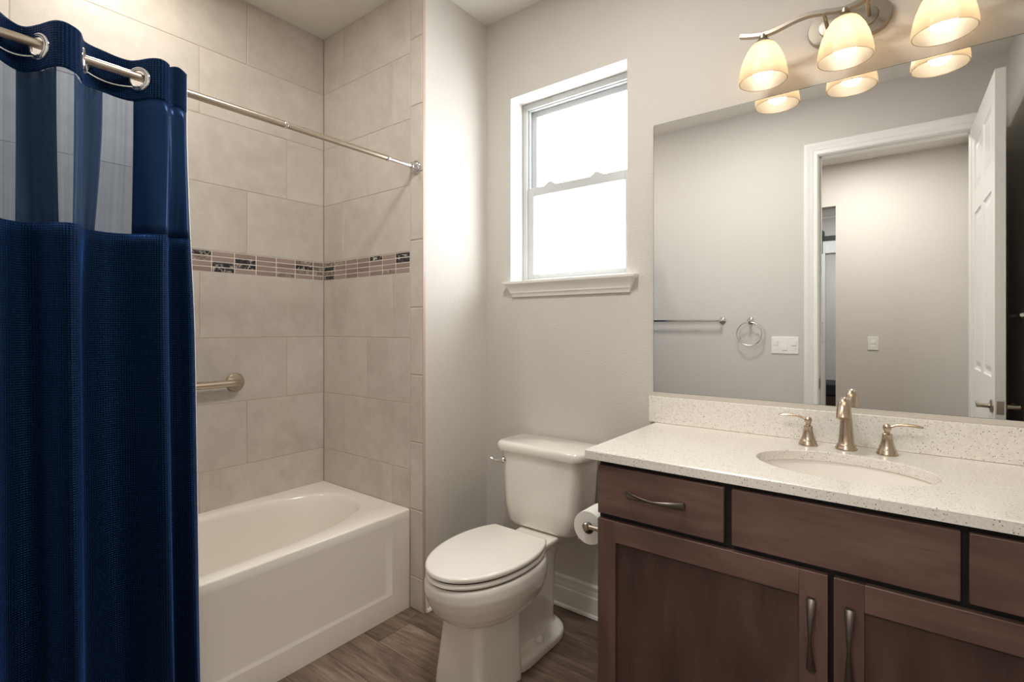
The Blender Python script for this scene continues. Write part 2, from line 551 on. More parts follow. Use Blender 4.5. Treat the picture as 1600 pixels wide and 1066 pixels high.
# ================================================================== THE SETTING
bm = B(); box(bm, -4.2, 2.6, -6.2, 2.3, -0.10, 0.0); struct('floor', bm, M_FLOOR)
bm = B(); box(bm, -4.2, 2.6, -6.2, 2.3, ZC, ZC + 0.1); struct('ceiling', bm, M_CEIL)

# wall with the window (and the vanity)
WX0, WX1, WZ0, WZ1 = -1.551, -0.93, 1.50, 2.412
bm = B(); wall_hole(bm, XP - 0.02, XR + 0.12, 0, ZC, WX0, WX1, WZ0, WZ1, YW, YW + 0.19); struct('wall_back', bm, M_WALL)
# painted return wall at the end of the tub
bm = B(); box(bm, -2.62, XP, YE + 0.012, YW + 0.19, 0, ZC); struct('wall_return', bm, M_WALL)
# wall behind the tub
bm = B(); box(bm, -2.62, XT - 0.012, -0.12, YE + 0.012, 0, ZC); struct('wall_left', bm, M_WALL)
# right wall
bm = B(); box(bm, XR, XR + 0.12, 0.0, YW + 0.19, 0, ZC); struct('wall_right', bm, M_WALL)
# doorway wall (seen in the mirror)
DX0, DX1, DZ = -0.463, 0.300, 2.435
bm = B()
box(bm, -2.62, DX0 - 0.018, -0.12, 0.0, 0, ZC); box(bm, DX1 + 0.018, XR + 0.12, -0.12, 0.0, 0, ZC); box(bm, DX0 - 0.018, DX1 + 0.018, -0.12, 0.0, DZ + 0.018, ZC)
struct('wall_front', bm, M_WALL)

# hall behind the doorway
HY = -1.75
bm = B(); box(bm, -0.528, 0.54, HY - 0.12, HY, 0, ZC); box(bm, -4.0, -1.60, HY - 0.12, HY, 0, ZC); box(bm, -1.60, -0.528, HY - 0.12, HY, 2.435, ZC); struct('wall_hall', bm, M_WALL)
bm = B(); box(bm, 0.42, 0.54, HY, -0.12, 0, ZC); struct('wall_hall_end', bm, M_WALL)
bm = B(); box(bm, -4.1, -4.0, -6.1, -0.12, 0, ZC); struct('wall_far_left', bm, M_WALL)
bm = B(); box(bm, -4.0, 0.54, -6.1, -5.98, 0, ZC); struct('wall_far', bm, M_WALL)
bm = B(); box(bm, 0.42, 0.54, -5.98, HY - 0.12, 0, ZC); struct('wall_far_right', bm, M_WALL)
bm = B(); box(bm, -4.0, -2.62, -0.12, 0.0, 0, ZC); struct('wall_hall_side', bm, M_WALL)
# crown moulding of the far room
CRP = [(-3.82 + d, z) for d, z in ((0, 2.70), (0.008, 2.70), (0.014, 2.72), (0.034, 2.735), (0.062, 2.77), (0.078, 2.805), (0.09, 2.83), (0, 2.83))]
bm = B(); prism(bm, CRP, 'x', -4.0, 0.42); struct('trim_1', bm, M_TRIM)

# ------------------------------------------------------------------ tiles
def tile_box(bm, axis, u0, u1, z0, z1, face, back, g=0.0016, ch=0.0012, rnd=0.5, mi=0):
    """one tile with a small chamfer; axis 'x' = wall plane of constant x (u is y), 'y' = constant y (u is x)"""
    lay = bm.faces.layers.float.get('rnd') or bm.faces.layers.float.new('rnd')
    u0 += g; u1 -= g; z0 += g; z1 -= g
    d = ch if face > back else -ch
    def P(u, z, d_): return (d_, u, z) if axis == 'x' else (u, d_, z)
    lo = [P(u0, z0, back), P(u1, z0, back), P(u1, z1, back), P(u0, z1, back)]
    mid = [P(u0, z0, face - d), P(u1, z0, face - d), P(u1, z1, face - d), P(u0, z1, face - d)]
    hi = [P(u0 + ch, z0 + ch, face), P(u1 - ch, z0 + ch, face), P(u1 - ch, z1 - ch, face), P(u0 + ch, z1 - ch, face)]
    add(bm, lo + mid + hi, [(8, 9, 10, 11)] + [(i, (i + 1) % 4, 4 + (i + 1) % 4, 4 + i) for i in range(4)] + [(4 + i, 4 + (i + 1) % 4, 8 + (i + 1) % 4, 8 + i) for i in range(4)], mi, rnd)

ROWS = [(0.33, 0.629), (0.629, 0.929), (0.929, 1.229), (1.229, 1.528), (1.626, 1.928), (1.928, 2.231), (2.231, 2.531), (2.531, ZC)]
# offset of a joint in each row, on the long wall (y) and on the end wall (x)
JL = [0.948, 1.155, 1.352, 0.948, 1.155, 1.352, 0.948, 1.155]
JE = [-1.917, -2.306, -2.112, -1.917, -2.306, -2.112, -1.917, -2.306]
TL = 0.6095
XTR = -1.792     # inner edge of the upright trim tiles
def joints(j, lo, hi):
    a = j
    while a > lo: a -= TL
    e = [lo]
    a += TL
    while a < hi - 0.004:
        if a > lo + 0.004: e.append(a)
        a += TL
    return e + [hi]
bm = B(); bm.faces.layers.float.new('rnd')
box(bm, XT - 0.012, XT - 0.0012, 0.0, YE, 0.30, ZC, 1, 0.5)
for (z0, z1), j in zip(ROWS, JL):
    e = joints(j, 0.0, YE)
    for a, b in zip(e, e[1:]): tile_box(bm, 'x', a, b, z0, z1, XT, XT - 0.010, rnd=random.random())
struct('wall_tile_long', bm, [M_TILE, M_GROUT], recalc=False)
bm = B(); bm.faces.layers.float.new('rnd')
box(bm, XT, XP + 0.001, YE + 0.0012, YE + 0.012, 0.0, ZC, 1, 0.5)
for (z0, z1), j in zip(ROWS, JE):
    e = joints(j, XT, XTR)
    for a, b in zip(e, e[1:]): tile_box(bm, 'y', a, b, z0, z1, YE, YE + 0.010, rnd=random.random())
tz = [0.0, 0.148] + [0.148 + 0.305 * i for i in range(1, 9)] + [ZC]
tz = [z for z in tz if z < ZC - 0.02] + [ZC]
for a, b in zip(tz, tz[1:]): tile_box(bm, 'y', XTR, XP + 0.0035, a, b, YE - 0.001, YE + 0.011, rnd=random.random(), ch=0.003)
struct('wall_tile_end', bm, [M_TILE, M_GROUT], recalc=False)
# painted-metal edge strip beside the end tiles
bm = B(); box(bm, XP + 0.001, XP + 0.006, YE + 0.0, YE + 0.0135, 0.0, ZC); struct('trim_2', bm, simple('tile_edge_strip', (190, 172, 158), 0.4))
# mosaic band
def mosaic(name, axis, us, face, back):
    bm = B(); bm.faces.layers.float.new('rnd')
    d = 0.001 if face > back else -0.001
    if axis == 'x': box(bm, back, face - d * 1.5, us[0], us[-1], 1.5285, 1.6255, 1, 0.5)
    else: box(bm, us[0], us[-1], face - d * 1.5, back, 1.5285, 1.6255, 1, 0.5)
    for i, (a, b) in enumerate(zip(us, us[1:])):
        for k in range(4):
            tile_box(bm, axis, a, b, 1.529 + k * 0.0242, 1.529 + (k + 1) * 0.0242, face, back, g=0.0021, ch=0.0008, rnd=random.random())
    return struct(name, bm, [M_MOSAIC, M_MGROUT], recalc=False)
e = [1.498 - 0.1 * i for i in range(15)][::-1]
mosaic('trim_3', 'x', [0.02] + e + [1.557], XT + 0.0005, XT - 0.010)
e = [-2.385 + 0.0985 * i for i in range(6)]
mosaic('trim_4', 'y', [XT + 0.003] + e + [XTR - 0.001], YE - 0.0005, YE + 0.010)

# ------------------------------------------------------------------ baseboards, door trim
def base_poly(f, s):
    """profile: f = wall face, s = direction into the room"""
    return [(f, 0), (f + s * 0.016, 0), (f + s * 0.024, 0.004), (f + s * 0.022, 0.013), (f + s * 0.0155, 0.019), (f + s * 0.0155, 0.088), (f + s * 0.011, 0.094), (f + s * 0.013, 0.104),
            (f + s * 0.010, 0.118), (f + s * 0.0125, 0.124), (f + s * 0.0125, 0.138), (f + s * 0.009, 0.144), (f, 0.144)]
bm = B(); prism(bm, base_poly(YW, -1), 'x', XP, -0.765); struct('baseboard_back', bm, M_TRIM, smooth=True, angle=25)
bm = B(); prism(bm, base_poly(XP, 1), 'y', YE + 0.014, YW); struct('baseboard_return', bm, M_TRIM, smooth=True, angle=25)
bm = B(); prism(bm, base_poly(0.0, 1), 'x', -1.70, DX0 - 0.086); struct('baseboard_front', bm, M_TRIM, smooth=True, angle=25)

# door jamb and casing
bm = B()
box(bm, DX0 - 0.018, DX0, -0.122, 0.002, 0, DZ); box(bm, DX1, DX1 + 0.018, -0.122, 0.002, 0, DZ); box(bm, DX0 - 0.018, DX1 + 0.018, -0.122, 0.002, DZ, DZ + 0.018)
box(bm, DX0, DX0 + 0.01, -0.075, -0.04, 0, DZ); box(bm, DX0, DX1, -0.075, -0.04, DZ - 0.01, DZ)
struct('trim_5', bm, M_TRIM, bevel=0.002)
CW = 0.084
def casing(sgn, yf):
    # (distance from opening, depth)
    return [(0.005, 0.0), (0.005, 0.010), (0.010, 0.013), (0.030, 0.013), (0.036, 0.017), (0.058, 0.019), (0.066, 0.023), (0.080, 0.024), (CW, 0.021), (CW, 0.0)]
for name, yf, sy in (('trim_6', 0.0, 1), ('trim_7', -0.12, -1)):
    bm = B(); pr = casing(1, yf)
    secs = []
    for (cx, cz, mx, mz) in ((DX0, 0.0, -1, 0), (DX0, DZ, -1, 1), (DX1, DZ, 1, 1), (DX1, 0.0, 1, 0)):
        secs.append([(cx + mx * d, yf + sy * t, cz + mz * d) for d, t in pr])
    loft(bm, secs); struct(name, bm, M_TRIM, smooth=True, angle=25)
# strike plate on the left jamb
bm = B(); prism(bm, rrect(-0.062, -0.012, 0.862, 0.932, 0.006), 'x', DX0 - 0.001, DX0 + 0.0025)
sp = obj('strike_plate', bm, M_PULL)
tag(sp, 'small dark strike plate on the white door jamb seen in the mirror', 'strike plate')

# ------------------------------------------------------------------ window
win = bpy.data.objects.new('window_1', None); COL.objects.link(win); win.location = (-1.24, YW + 0.12, WZ0); win['kind'] = 'structure'
YG = YW + 0.10    # front of vinyl frame
def ring(bm, x0, x1, z0, z1, wl, wr, wb, wt, y0, y1):
    box(bm, x0, x0 + wl, y0, y1, z0, z1); box(bm, x1 - wr, x1, y0, y1, z0, z1)
    box(bm, x0 + wl, x1 - wr, y0, y1, z0, z0 + wb); box(bm, x0 + wl, x1 - wr, y0, y1, z1 - wt, z1)
bm = B(); ring(bm, WX0, WX1, WZ0, WZ1, 0.026, 0.026, 0.022, 0.030, YG, YG + 0.075)
obj('window_frame', bm, M_VINYL, win, bevel=0.003)
bm = B(); ring(bm, WX0 + 0.020, WX1 - 0.020, WZ0 + 0.018, WZ1 - 0.020, 0.018, 0.018, 0.02, 0.016, YG + 0.012, YG + 0.02)
obj('window_stop', bm, M_VINYL, win, bevel=0.002)
us = bpy.data.objects.new('upper_sash', None)
bm = B(); ring(bm, WX0 + 0.026, WX1 - 0.026, 1.945, WZ1 - 0.030, 0.032, 0.032, 0.03, 0.030, YG + 0.044, YG + 0.068)
us = obj('upper_sash', bm, M_VINYL, win, bevel=0.003)
bm = B(); box(bm, WX0 + 0.055, WX1 - 0.055, YG + 0.054, YG + 0.060, 1.972, WZ1 - 0.056); obj('pane', bm, M_PANE, us)
bm = B(); ring(bm, WX0 + 0.024, WX1 - 0.024, WZ0 + 0.010, 1.984, 0.038, 0.038, 0.036, 0.044, YG + 0.010, YG + 0.040)
ls = obj('lower_sash', bm, M_VINYL, win, bevel=0.003)
bm = B(); box(bm, WX0 + 0.058, WX1 - 0.058, YG + 0.022, YG + 0.028, WZ0 + 0.043, 1.943); obj('pane', bm, M_PANE, ls)
for xl in (-1.395, -1.135):
    bm = B(); prism(bm, [(xl - 0.032, 1.983), (xl + 0.032, 1.983), (xl + 0.030, 1.990), (xl + 0.017, 1.993), (xl + 0.013, 2.001), (xl - 0.013, 2.001), (xl - 0.017, 1.993), (xl - 0.030, 1.990)], 'y', YG + 0.012, YG + 0.034)
    obj('sash_lock', bm, M_VINYL, ls, bevel=0.0015)
# daylight board outside so the wall behind the frame is closed
# sill: stool moulding with mitred crown ends
bm = B()
prof = [(0.000, 1.500, 0.046), (0.012, 1.500, 0.046), (0.008, 1.488, 0.044), (-0.003, 1.483, 0.037), (-0.008, 1.472, 0.030), (-0.016, 1.452, 0.018), (-0.018, 1.446, 0.018), (-0.022, 1.442, 0.014), (-0.026, 1.426, 0.010)]
# (side growth, height, projection): nested rectangles
secs = []
x0, x1 = -1.572, -0.878
secs2 = []
for g, z, pjt in prof[1:]:
    secs2.append([(x0 - g + 0.012, YW + 0.0, z), (x0 - g + 0.012, YW - pjt, z), (x1 + g - 0.012, YW - pjt, z), (x1 + g - 0.012, YW, z)])
loft(bm, secs2)
box(bm, WX0, WX1, YW, YG + 0.004, 1.486, 1.5005)
struct('trim_8', bm, M_TRIM, bevel=0.0015)

# ================================================================== BATHTUB
tub_label = 'white alcove bathtub with oval basin along the tiled wall'
bm = B()
X0, X1, Y0, Y1, ZR = XT + 0.002, -1.792, 0.008, YE - 0.003, 0.450
K = 96
cxb, cyb = -2.150, 0.765
def outer(i, x0, x1, y0, y1):
    t = 2 * PI * i / K; c, s = math.cos(t), math.sin(t)
    tx = ((x1 - cxb) / c if c > 0 else (x0 - cxb) / c) if abs(c) > 1e-9 else 1e9
    ty = ((y1 - cyb) / s if s > 0 else (y0 - cyb) / s) if abs(s) > 1e-9 else 1e9
    k = min(tx, ty); return (cxb + c * k, cyb + s * k)
def basin(a, b, z, n, dy=0.0):
    out = []
    for i in range(K):
        t = 2 * PI * i / K; c, s = math.cos(t), math.sin(t)
        r = 1.0 / ((abs(c) / a) ** n + (abs(s) / b) ** n) ** (1.0 / n)
        out.append((cxb + c * r, cyb + dy + s * r, z))
    return out
def orect(x0, x1, y0, y1, z):
    """outer rectangle sampled at the same angles, corners snapped"""
    pts = [outer(i, x0, x1, y0, y1) for i in range(K)]
    for cx, cy in ((x0, y0), (x1, y0), (x1, y1), (x0, y1)):
        j = min(range(K), key=lambda i: (pts[i][0] - cx) ** 2 + (pts[i][1] - cy) ** 2); pts[j] = (cx, cy)
    return [(p[0], p[1], z) for p in pts]
secs = [orect(X0, X1 - 0.018, Y0, Y1, 0.02), orect(X0, X1 - 0.018, Y0, Y1, ZR - 0.040), orect(X0, X1, Y0, Y1, ZR - 0.036), orect(X0, X1, Y0, Y1, ZR - 0.007), orect(X0, X1 - 0.002, Y0, Y1, ZR - 0.002), orect(X0, X1 - 0.007, Y0, Y1, ZR),
        basin(0.296, 0.735, ZR + 0.0005, 2.7), basin(0.289, 0.727, ZR - 0.002, 2.7), basin(0.282, 0.718, ZR - 0.011, 2.7), basin(0.276, 0.708, ZR - 0.03, 2.7),
        basin(0.262, 0.680, ZR - 0.12, 2.7), basin(0.245, 0.640, ZR - 0.24, 2.8), basin(0.215, 0.585, ZR - 0.315, 2.8), basin(0.16, 0.50, ZR - 0.338, 2.6), basin(0.05, 0.2, ZR - 0.345, 2.2)]
loft(bm, secs)
# apron: flush skirt whose panel leans in towards a lip near the floor
def apr(y0, y1, z0, z1, xt, xb): return [(xb, y0, z0), (xb, y1, z0), (xt, y1, z1), (xt, y0, z1)]
xa = X1
pz0, py0, py1 = 0.096, 0.10, 1.462
zt_ = ZR - 0.035
secs = [apr(Y0, Y1, 0.001, zt_, xa - 0.02, xa - 0.02), apr(Y0, Y1, 0.001, zt_, xa, xa - 0.001), apr(py0, py1, pz0, zt_ - 0.002, xa - 0.0002, xa), apr(py0 + 0.006, py1 - 0.006, pz0 + 0.003, zt_ - 0.003, xa - 0.0002, xa - 0.002), apr(py0 + 0.020, py1 - 0.024, pz0 + 0.011, zt_ - 0.004, xa - 0.0003, xa - 0.008), apr(py0 + 0.030, py1 - 0.040, pz0 + 0.016, zt_ - 0.005, xa - 0.0004, xa - 0.009)]
loft(bm, secs)
tub = obj('bathtub', bm, M_TUB, smooth=True, angle=50)
tag(tub, tub_label, 'bathtub')
bm = B(); lathe(bm, [(0.036, 0), (0.036, 0.004), (0.030, 0.007), (0.012, 0.008)], (cxb, 0.30, 0.1065)); d_ = obj('drain', bm, M_CHROME, smooth=True); attach(d_, tub)

# ================================================================== GRAB BAR
gb = thing('grab_bar', 'brushed nickel grab bar on the tiled wall beside the blue curtain', 'grab bar', (XT, 1.08, 1.02))
gz = 1.022
bm = B()
pts = [(XT + 0.004, 1.098, gz), (XT + 0.028, 1.098, gz), (XT + 0.040, 1.094, gz), (XT + 0.048, 1.084, gz), (XT + 0.050, 1.066, gz), (XT + 0.050, 0.75, gz), (XT + 0.050, 0.43, gz), (XT + 0.048, 0.412, gz), (XT + 0.040, 0.402, gz), (XT + 0.028, 0.398, gz), (XT + 0.004, 0.398, gz)]
tube(bm, pts, 0.0165, 18); obj('bar', bm, M_NICK, gb, smooth=True, angle=60)
for y in (1.098, 0.398):
    bm = B(); lathe(bm, [(0.042, 0.0), (0.042, 0.006), (0.038, 0.011), (0.028, 0.013), (0.018, 0.013)], (XT, y, gz), 'x'); obj('flange', bm, M_NICK, gb, smooth=True)

# ================================================================== SHOWER CURTAIN ROD
RX, RZ = -1.749, 2.000
rod = thing('shower_curtain_rod', 'chrome tension curtain rod across the tub opening', 'curtain rod', (RX, 0.8, RZ))
bm = B(); lathe(bm, [(0.0118, 0.012), (0.0118, 0.945)], (RX, 0, RZ), 'y', 20); obj('outer_tube', bm, M_NICK, rod, smooth=True)
bm = B(); lathe(bm, [(0.0108, 0.945), (0.0108, 1.40)], (RX, 0, RZ), 'y', 20); obj('middle_tube', bm, M_NICK, rod, smooth=True)
bm = B(); lathe(bm, [(0.0092, 1.40), (0.0092, YE - 0.012)], (RX, 0, RZ), 'y', 20); obj('inner_tube', bm, M_CHROME, rod, smooth=True)
for y in (0.945, 1.398):
    bm = B(); lathe(bm, [(0.0122, y - 0.006), (0.0128, y - 0.004), (0.0128, y + 0.004), (0.0122, y + 0.006)], (RX, 0, RZ), 'y', 20); obj('collar', bm, M_CHROME, rod, smooth=True)
for y, ax in ((YE, '-y'), (0.0, 'y')):
    bm = B(); lathe(bm, [(0.030, 0.001), (0.030, 0.006), (0.027, 0.010), (0.020, 0.012), (0.020, 0.018), (0.017, 0.022), (0.017, 0.032), (0.013, 0.036)], (RX, y if ax == 'y' else y, RZ), ax, 28); obj('end_flange', bm, M_CHROME, rod, smooth=True)

# ================================================================== SHOWER CURTAIN
cur = thing('shower_curtain', 'navy blue shower curtain with sheer window band, bunched on the rod', 'shower curtain', (RX, 0.35, 0.10))
# plan of the folds: (x, y) at the header and lower down
def xy(pairs): return [Vector((RX + dx, y, 0)) for dx, y in pairs]
HEAD = [(0.022, 0.02), (0.030, 0.05), (0.0, 0.085), (-0.038, 0.125), (0.0, 0.165), (0.034, 0.180), (0.030, 0.194), (0.0, 0.208), (-0.030, 0.236), (-0.034, 0.266), (0.0, 0.292), (0.040, 0.316), (0.056, 0.340), (0.052, 0.362), (0.0, 0.383), (-0.034, 0.415), (-0.040, 0.452), (-0.022, 0.484), (0.0, 0.506), (0.022, 0.530), (0.040, 0.553), (0.042, 0.568), (0.026, 0.572), (0.019, 0.586), (0.024, 0.602), (0.027, 0.613), (0.022, 0.621)]
BODY = [(0.022, 0.02), (0.030, 0.05), (0.0, 0.085), (-0.028, 0.125), (0.0, 0.165), (0.036, 0.178), (0.044, 0.192), (0.026, 0.208), (-0.012, 0.232), (-0.027, 0.268), (-0.010, 0.298), (0.036, 0.324), (0.056, 0.340), (0.055, 0.354), (0.040, 0.365), (-0.008, 0.376), (-0.028, 0.425), (-0.024, 0.468), (0.004, 0.503), (0.036, 0.525), (0.053, 0.541), (0.052, 0.555), (0.036, 0.566), (-0.016, 0.580), (-0.008, 0.606), (0.014, 0.630), (0.006, 0.645)]
PER = 9
GY = [0.085, 0.165, 0.208, 0.292, 0.383, 0.506]
hp, bp_ = catmull(xy(HEAD), PER), catmull(xy(BODY), PER)
NC = len(hp)
def plan(i, z):
    t = max(0.0, min(1.0, (1.93 - z) / 0.7)); t = t * t * (3 - 2 * t)
    p = hp[i].lerp(bp_[i], t)
    drop = max(0.0, (1.5 - z) / 1.4)
    # lower down the folds open out a little and wander
    yy = p.y * (1.0 + 0.035 * drop)
    xx = RX + (p.x - RX) * (1.0 - 0.10 * drop) + 0.004 * math.sin(i * 0.23 + z * 3.0) * drop
    return Vector((xx, yy, z))
arc = [0.0]
for a, b in zip(bp_, bp_[1:]): arc.append(arc[-1] + (b - a).length)
def sag(i, z):
    # the band droops between grommets and rises a little on the near crests
    return -0.006 * math.sin(i / NC * 40.0) if z > 1.9 else 0.0
def cloth(name, i0, i1, zs, mat, off=0.0, thick=0.0012, label=None, pucker=0.0, hole=False):
    bm = B(); uvl = bm.loops.layers.uv.new('UVMap')
    rows = []
    for z in zs:
        row = []
        for i in range(i0, i1 + 1):
            p = plan(i, z); a = plan(max(i - 1, 0), z); b = plan(min(i + 1, NC - 1), z)
            t = (b - a).normalized(); n = Vector((t.y, -t.x, 0))
            pk = pucker * math.sin(arc[i] * 330.0 + 1.7 * math.sin(arc[i] * 61.0)) * (math.exp(-(zs[0] - z) / 0.10) + math.exp(-(z - zs[-1]) / 0.10))
            p = p + n * (off + pk); p.z = z + sag(i, z)
            row.append(bm.verts.new(p))
        rows.append(row)
    for r in range(len(rows) - 1):
        for k in range(len(rows[0]) - 1):
            if hole and any(((rows[r][k].co + rows[r + 1][k + 1].co) / 2 - Vector((RX, g, RZ - 0.006)))  .length < 0.027 for g in GY): continue
            f = bm.faces.new((rows[r][k], rows[r + 1][k], rows[r + 1][k + 1], rows[r][k + 1]))
            cs = ((r, k), (r + 1, k), (r + 1, k + 1), (r, k + 1))
            for lp, (rr, kk) in zip(f.loops, cs): lp[uvl].uv = (arc[i0 + kk], zs[rr])
    o = obj(name, bm, mat, cur, smooth=True, angle=180, label=label, recalc=False)
    if thick:
        md = o.modifiers.new('thickness', 'SOLIDIFY'); md.thickness = thick; md.offset = 0
    return o
def steps(a, b, n): return [a + (b - a) * k / n for k in range(n + 1)]
ISH = min(range(NC), key=lambda i: abs(bp_[i].y - 0.487) + (0 if bp_[i].x < RX + 0.03 else 1))
cloth('header_band', 0, NC - 1, steps(2.052, 1.936, 24), M_NAVY, 0.0, 0.004, hole=True)
cloth('sheer_window', 0, ISH, steps(1.938, 1.545, 24), M_SHEER, 0.0, 0.0, label='sheer blue-grey voile window band', pucker=0.0012)
cloth('satin_panel', ISH, NC - 1, steps(1.938, 1.545, 12), M_SATINBLUE, 0.0, 0.0012, label='opaque satin navy panel')
cloth('lower_panel', 0, NC - 1, steps(1.547, 0.10, 40), M_NAVY, 0.0, 0.0025, label='waffle-weave navy panel')
# gathered layer of voile bunched behind the sheer band
def idx(y_): return min(range(NC), key=lambda i: abs(bp_[i].y - y_))
for ya, yb in ((0.258, 0.322), (0.350, 0.402)):
    cloth('inner_voile', idx(ya), idx(yb), steps(1.940, 1.543, 12), M_VOILE, -0.008, 0.0008, label='dark gathered voile behind the sheer band', pucker=0.0016)
# white liner hem along the leading edge
bm = B(); tube(bm, [tuple(plan(NC - 1, z) + Vector((-0.001, 0.0015, 0))) for z in steps(2.03, 0.10, 30)], 0.0016, 8); obj('edge_hem', bm, M_CORD, cur, smooth=True)
# grommets and the liner cords between them
gpos = []
for g in GY:
    i = min(range(NC), key=lambda k: abs(hp[k].y - g) + 2 * abs(hp[k].x - RX))
    a, b = hp[max(i - 2, 0)], hp[min(i + 2, NC - 1)]
    t = (b - a).normalized(); n = Vector((t.y, -t.x, 0)); n = (n + Vector((0, math.copysign(0.35, n.y), 0))).normalized()
    c = Vector((RX, g, RZ - 0.006)); gpos.append((c, n))
    bm = B(); torus(bm, c, n, 0.0300, 0.0055); torus(bm, c + n * 0.003, n, 0.0255, 0.003)
    obj('grommet', bm, M_CHROME, cur, smooth=True, label='chrome grommet')
for (c0, n0), (c1, n1) in ((gpos[2], gpos[3]), (gpos[4], gpos[5])):
    pts = []
    for k in range(17):
        t = k / 16; p = c0.lerp(c1, t); s = math.sin(PI * t)
        pts.append((p.x - 0.004 - 0.018 * s, p.y, RZ - 0.024 - 0.010 * s ** 0.5))
    bm = B(); tube(bm, pts, 0.0017, 8); obj('liner_cord', bm, M_CORD, cur, smooth=True, label='white liner cord')

# ================================================================== TOILET
toi = thing('toilet', 'white two-piece toilet with closed lid between tub and vanity', 'toilet', (TX, 1.6, 0))
def egg(hw, yf, yb, z, yc=1.50, n=2.1, nb=2.6, k=56): return [(x, y, z) for x, y in sellipse(TX, yc, hw, yc - yf, yb - yc, n, nb, k)]
bm = B()
# bowl
loft(bm, [egg(0.090, 1.345, 1.62, 0.222, 1.47), egg(0.122, 1.298, 1.65, 0.238, 1.47), egg(0.150, 1.252, 1.67, 0.262, 1.47), egg(0.170, 1.222, 1.685, 0.292, 1.47), egg(0.183, 1.202, 1.695, 0.330, 1.47), egg(0.187, 1.192, 1.70, 0.362, 1.47), egg(0.184, 1.192, 1.70, 0.392, 1.47), egg(0.178, 1.197, 1.695, 0.405, 1.47)])
def rr3(hw, y0, y1, r, z, cx=TX): return [(x, y, z) for x, y in rrect(cx - hw, cx + hw, y0, y1, r)]
# front pedestal: flat front, sides spreading towards the back, flared to the floor
def wedge(hf, hb, y0, y1, r, z): return [(TX + (x - TX) * ((hf + (hb - hf) * (y - y0) / (y1 - y0)) / hf), y, z) for x, y in rrect(TX - hf, TX + hf, y0, y1, r)]
loft(bm, [wedge(0.103, 0.140, 1.276, 1.50, 0.022, 0.0), wedge(0.101, 0.139, 1.282, 1.50, 0.022, 0.05), wedge(0.094, 0.136, 1.296, 1.50, 0.024, 0.16), wedge(0.090, 0.134, 1.306, 1.50, 0.026, 0.25), wedge(0.090, 0.130, 1.314, 1.50, 0.03, 0.32)])
# trapway body and rear column
loft(bm, [rr3(0.072, 1.46, 1.835, 0.05, 0.0), rr3(0.072, 1.46, 1.835, 0.05, 0.10), rr3(0.078, 1.46, 1.835, 0.05, 0.30), rr3(0.088, 1.46, 1.835, 0.05, 0.37)])
# floor flange
loft(bm, [rr3(0.129, 1.44, 1.872, 0.115, 0.0), rr3(0.129, 1.44, 1.872, 0.115, 0.026), rr3(0.125, 1.44, 1.866, 0.112, 0.034), rr3(0.112, 1.44, 1.855, 0.10, 0.040)])
# deck under the tank
loft(bm, [rr3(0.078, 1.60, 1.83, 0.03, 0.330), rr3(0.088, 1.58, 1.84, 0.03, 0.370), rr3(0.099, 1.57, 1.85, 0.03, 0.390), rr3(0.099, 1.57, 1.85, 0.03, 0.404)])
bowl = obj('bowl', bm, M_PORC, toi)
md = bowl.modifiers.new('fuse', 'REMESH'); md.mode = 'VOXEL'; md.voxel_size = 0.004; md.use_smooth_shade = True
md = bowl.modifiers.new('soften', 'SMOOTH'); md.factor = 0.5; md.iterations = 10
# tank
bm = B()
loft(bm, [rr3(0.150, 1.800, 1.955, 0.05, 0.408), rr3(0.165, 1.788, 1.965, 0.05, 0.414), rr3(0.178, 1.780, 1.972, 0.05, 0.430), rr3(0.190, 1.777, 1.974, 0.048, 0.50), rr3(0.207, 1.774, 1.976, 0.046, 0.735)])
tank = obj('tank', bm, M_PORC, toi, smooth=True, angle=50)
bm = B()
loft(bm, [rr3(0.207, 1.775, 1.974, 0.046, 0.730), rr3(0.222, 1.762, 1.980, 0.050, 0.733), rr3(0.225, 1.759, 1.982, 0.050, 0.740), rr3(0.225, 1.759, 1.982, 0.050, 0.757), rr3(0.221, 1.763, 1.979, 0.047, 0.767), rr3(0.211, 1.773, 1.970, 0.040, 0.772)])
obj('tank_lid', bm, M_PORC, toi, smooth=True, angle=50)
# flush lever
bm = B(); lx, lz = TX - 0.176, 0.690
lathe(bm, [(0.015, 0.0), (0.015, 0.006), (0.011, 0.012), (0.007, 0.016), (0.007, 0.024)], (lx, 1.7755, lz), '-y', 20)
tube(bm, [(lx + 0.004, 1.752, lz), (lx - 0.012, 1.750, lz - 0.002), (lx - 0.032, 1.748, lz - 0.001), (lx - 0.052, 1.748, lz + 0.004)], [0.0062, 0.0052, 0.0052, 0.0062], 12)
obj('flush_lever', bm, M_CHROME, toi, smooth=True, label='chrome flush lever')
# seat and cover
def cut(hw, yf, z, yc=1.475, yb=1.662):
    """seat outline: long rounded front, straight cut at the hinge"""
    return [(x, min(y, yb), z) for x, y, _ in egg(hw, yf, 1.735, z, yc, 2.05, 2.05, 96)]
def seat_secs(z0, z1, g):
    return [cut(0.176 - g, 1.196 + g, z0, yb=1.658 - g), cut(0.180 - g, 1.191 + g, z0 + 0.004, yb=1.662 - g), cut(0.180 - g, 1.191 + g, z1 - 0.006, yb=1.662 - g), cut(0.176 - g, 1.195 + g, z1 - 0.0015, yb=1.658 - g), cut(0.167 - g, 1.205 + g, z1, yb=1.650 - g)]
bm = B(); loft(bm, seat_secs(0.4105, 0.4275, 0.001)); obj('seat', bm, M_SEAT, toi, smooth=True, angle=50)
bm = B(); loft(bm, seat_secs(0.4335, 0.4525, 0.0)); obj('seat_cover', bm, M_SEAT, toi, smooth=True, angle=50)
bm = B(); loft(bm, [cut(0.170, 1.203, 0.400, yb=1.65), cut(0.170, 1.203, 0.436, yb=1.65)]); obj('seat_gap_shade', bm, M_DARK, toi)  # dark insert: shade in the gaps around the seat put into its colour
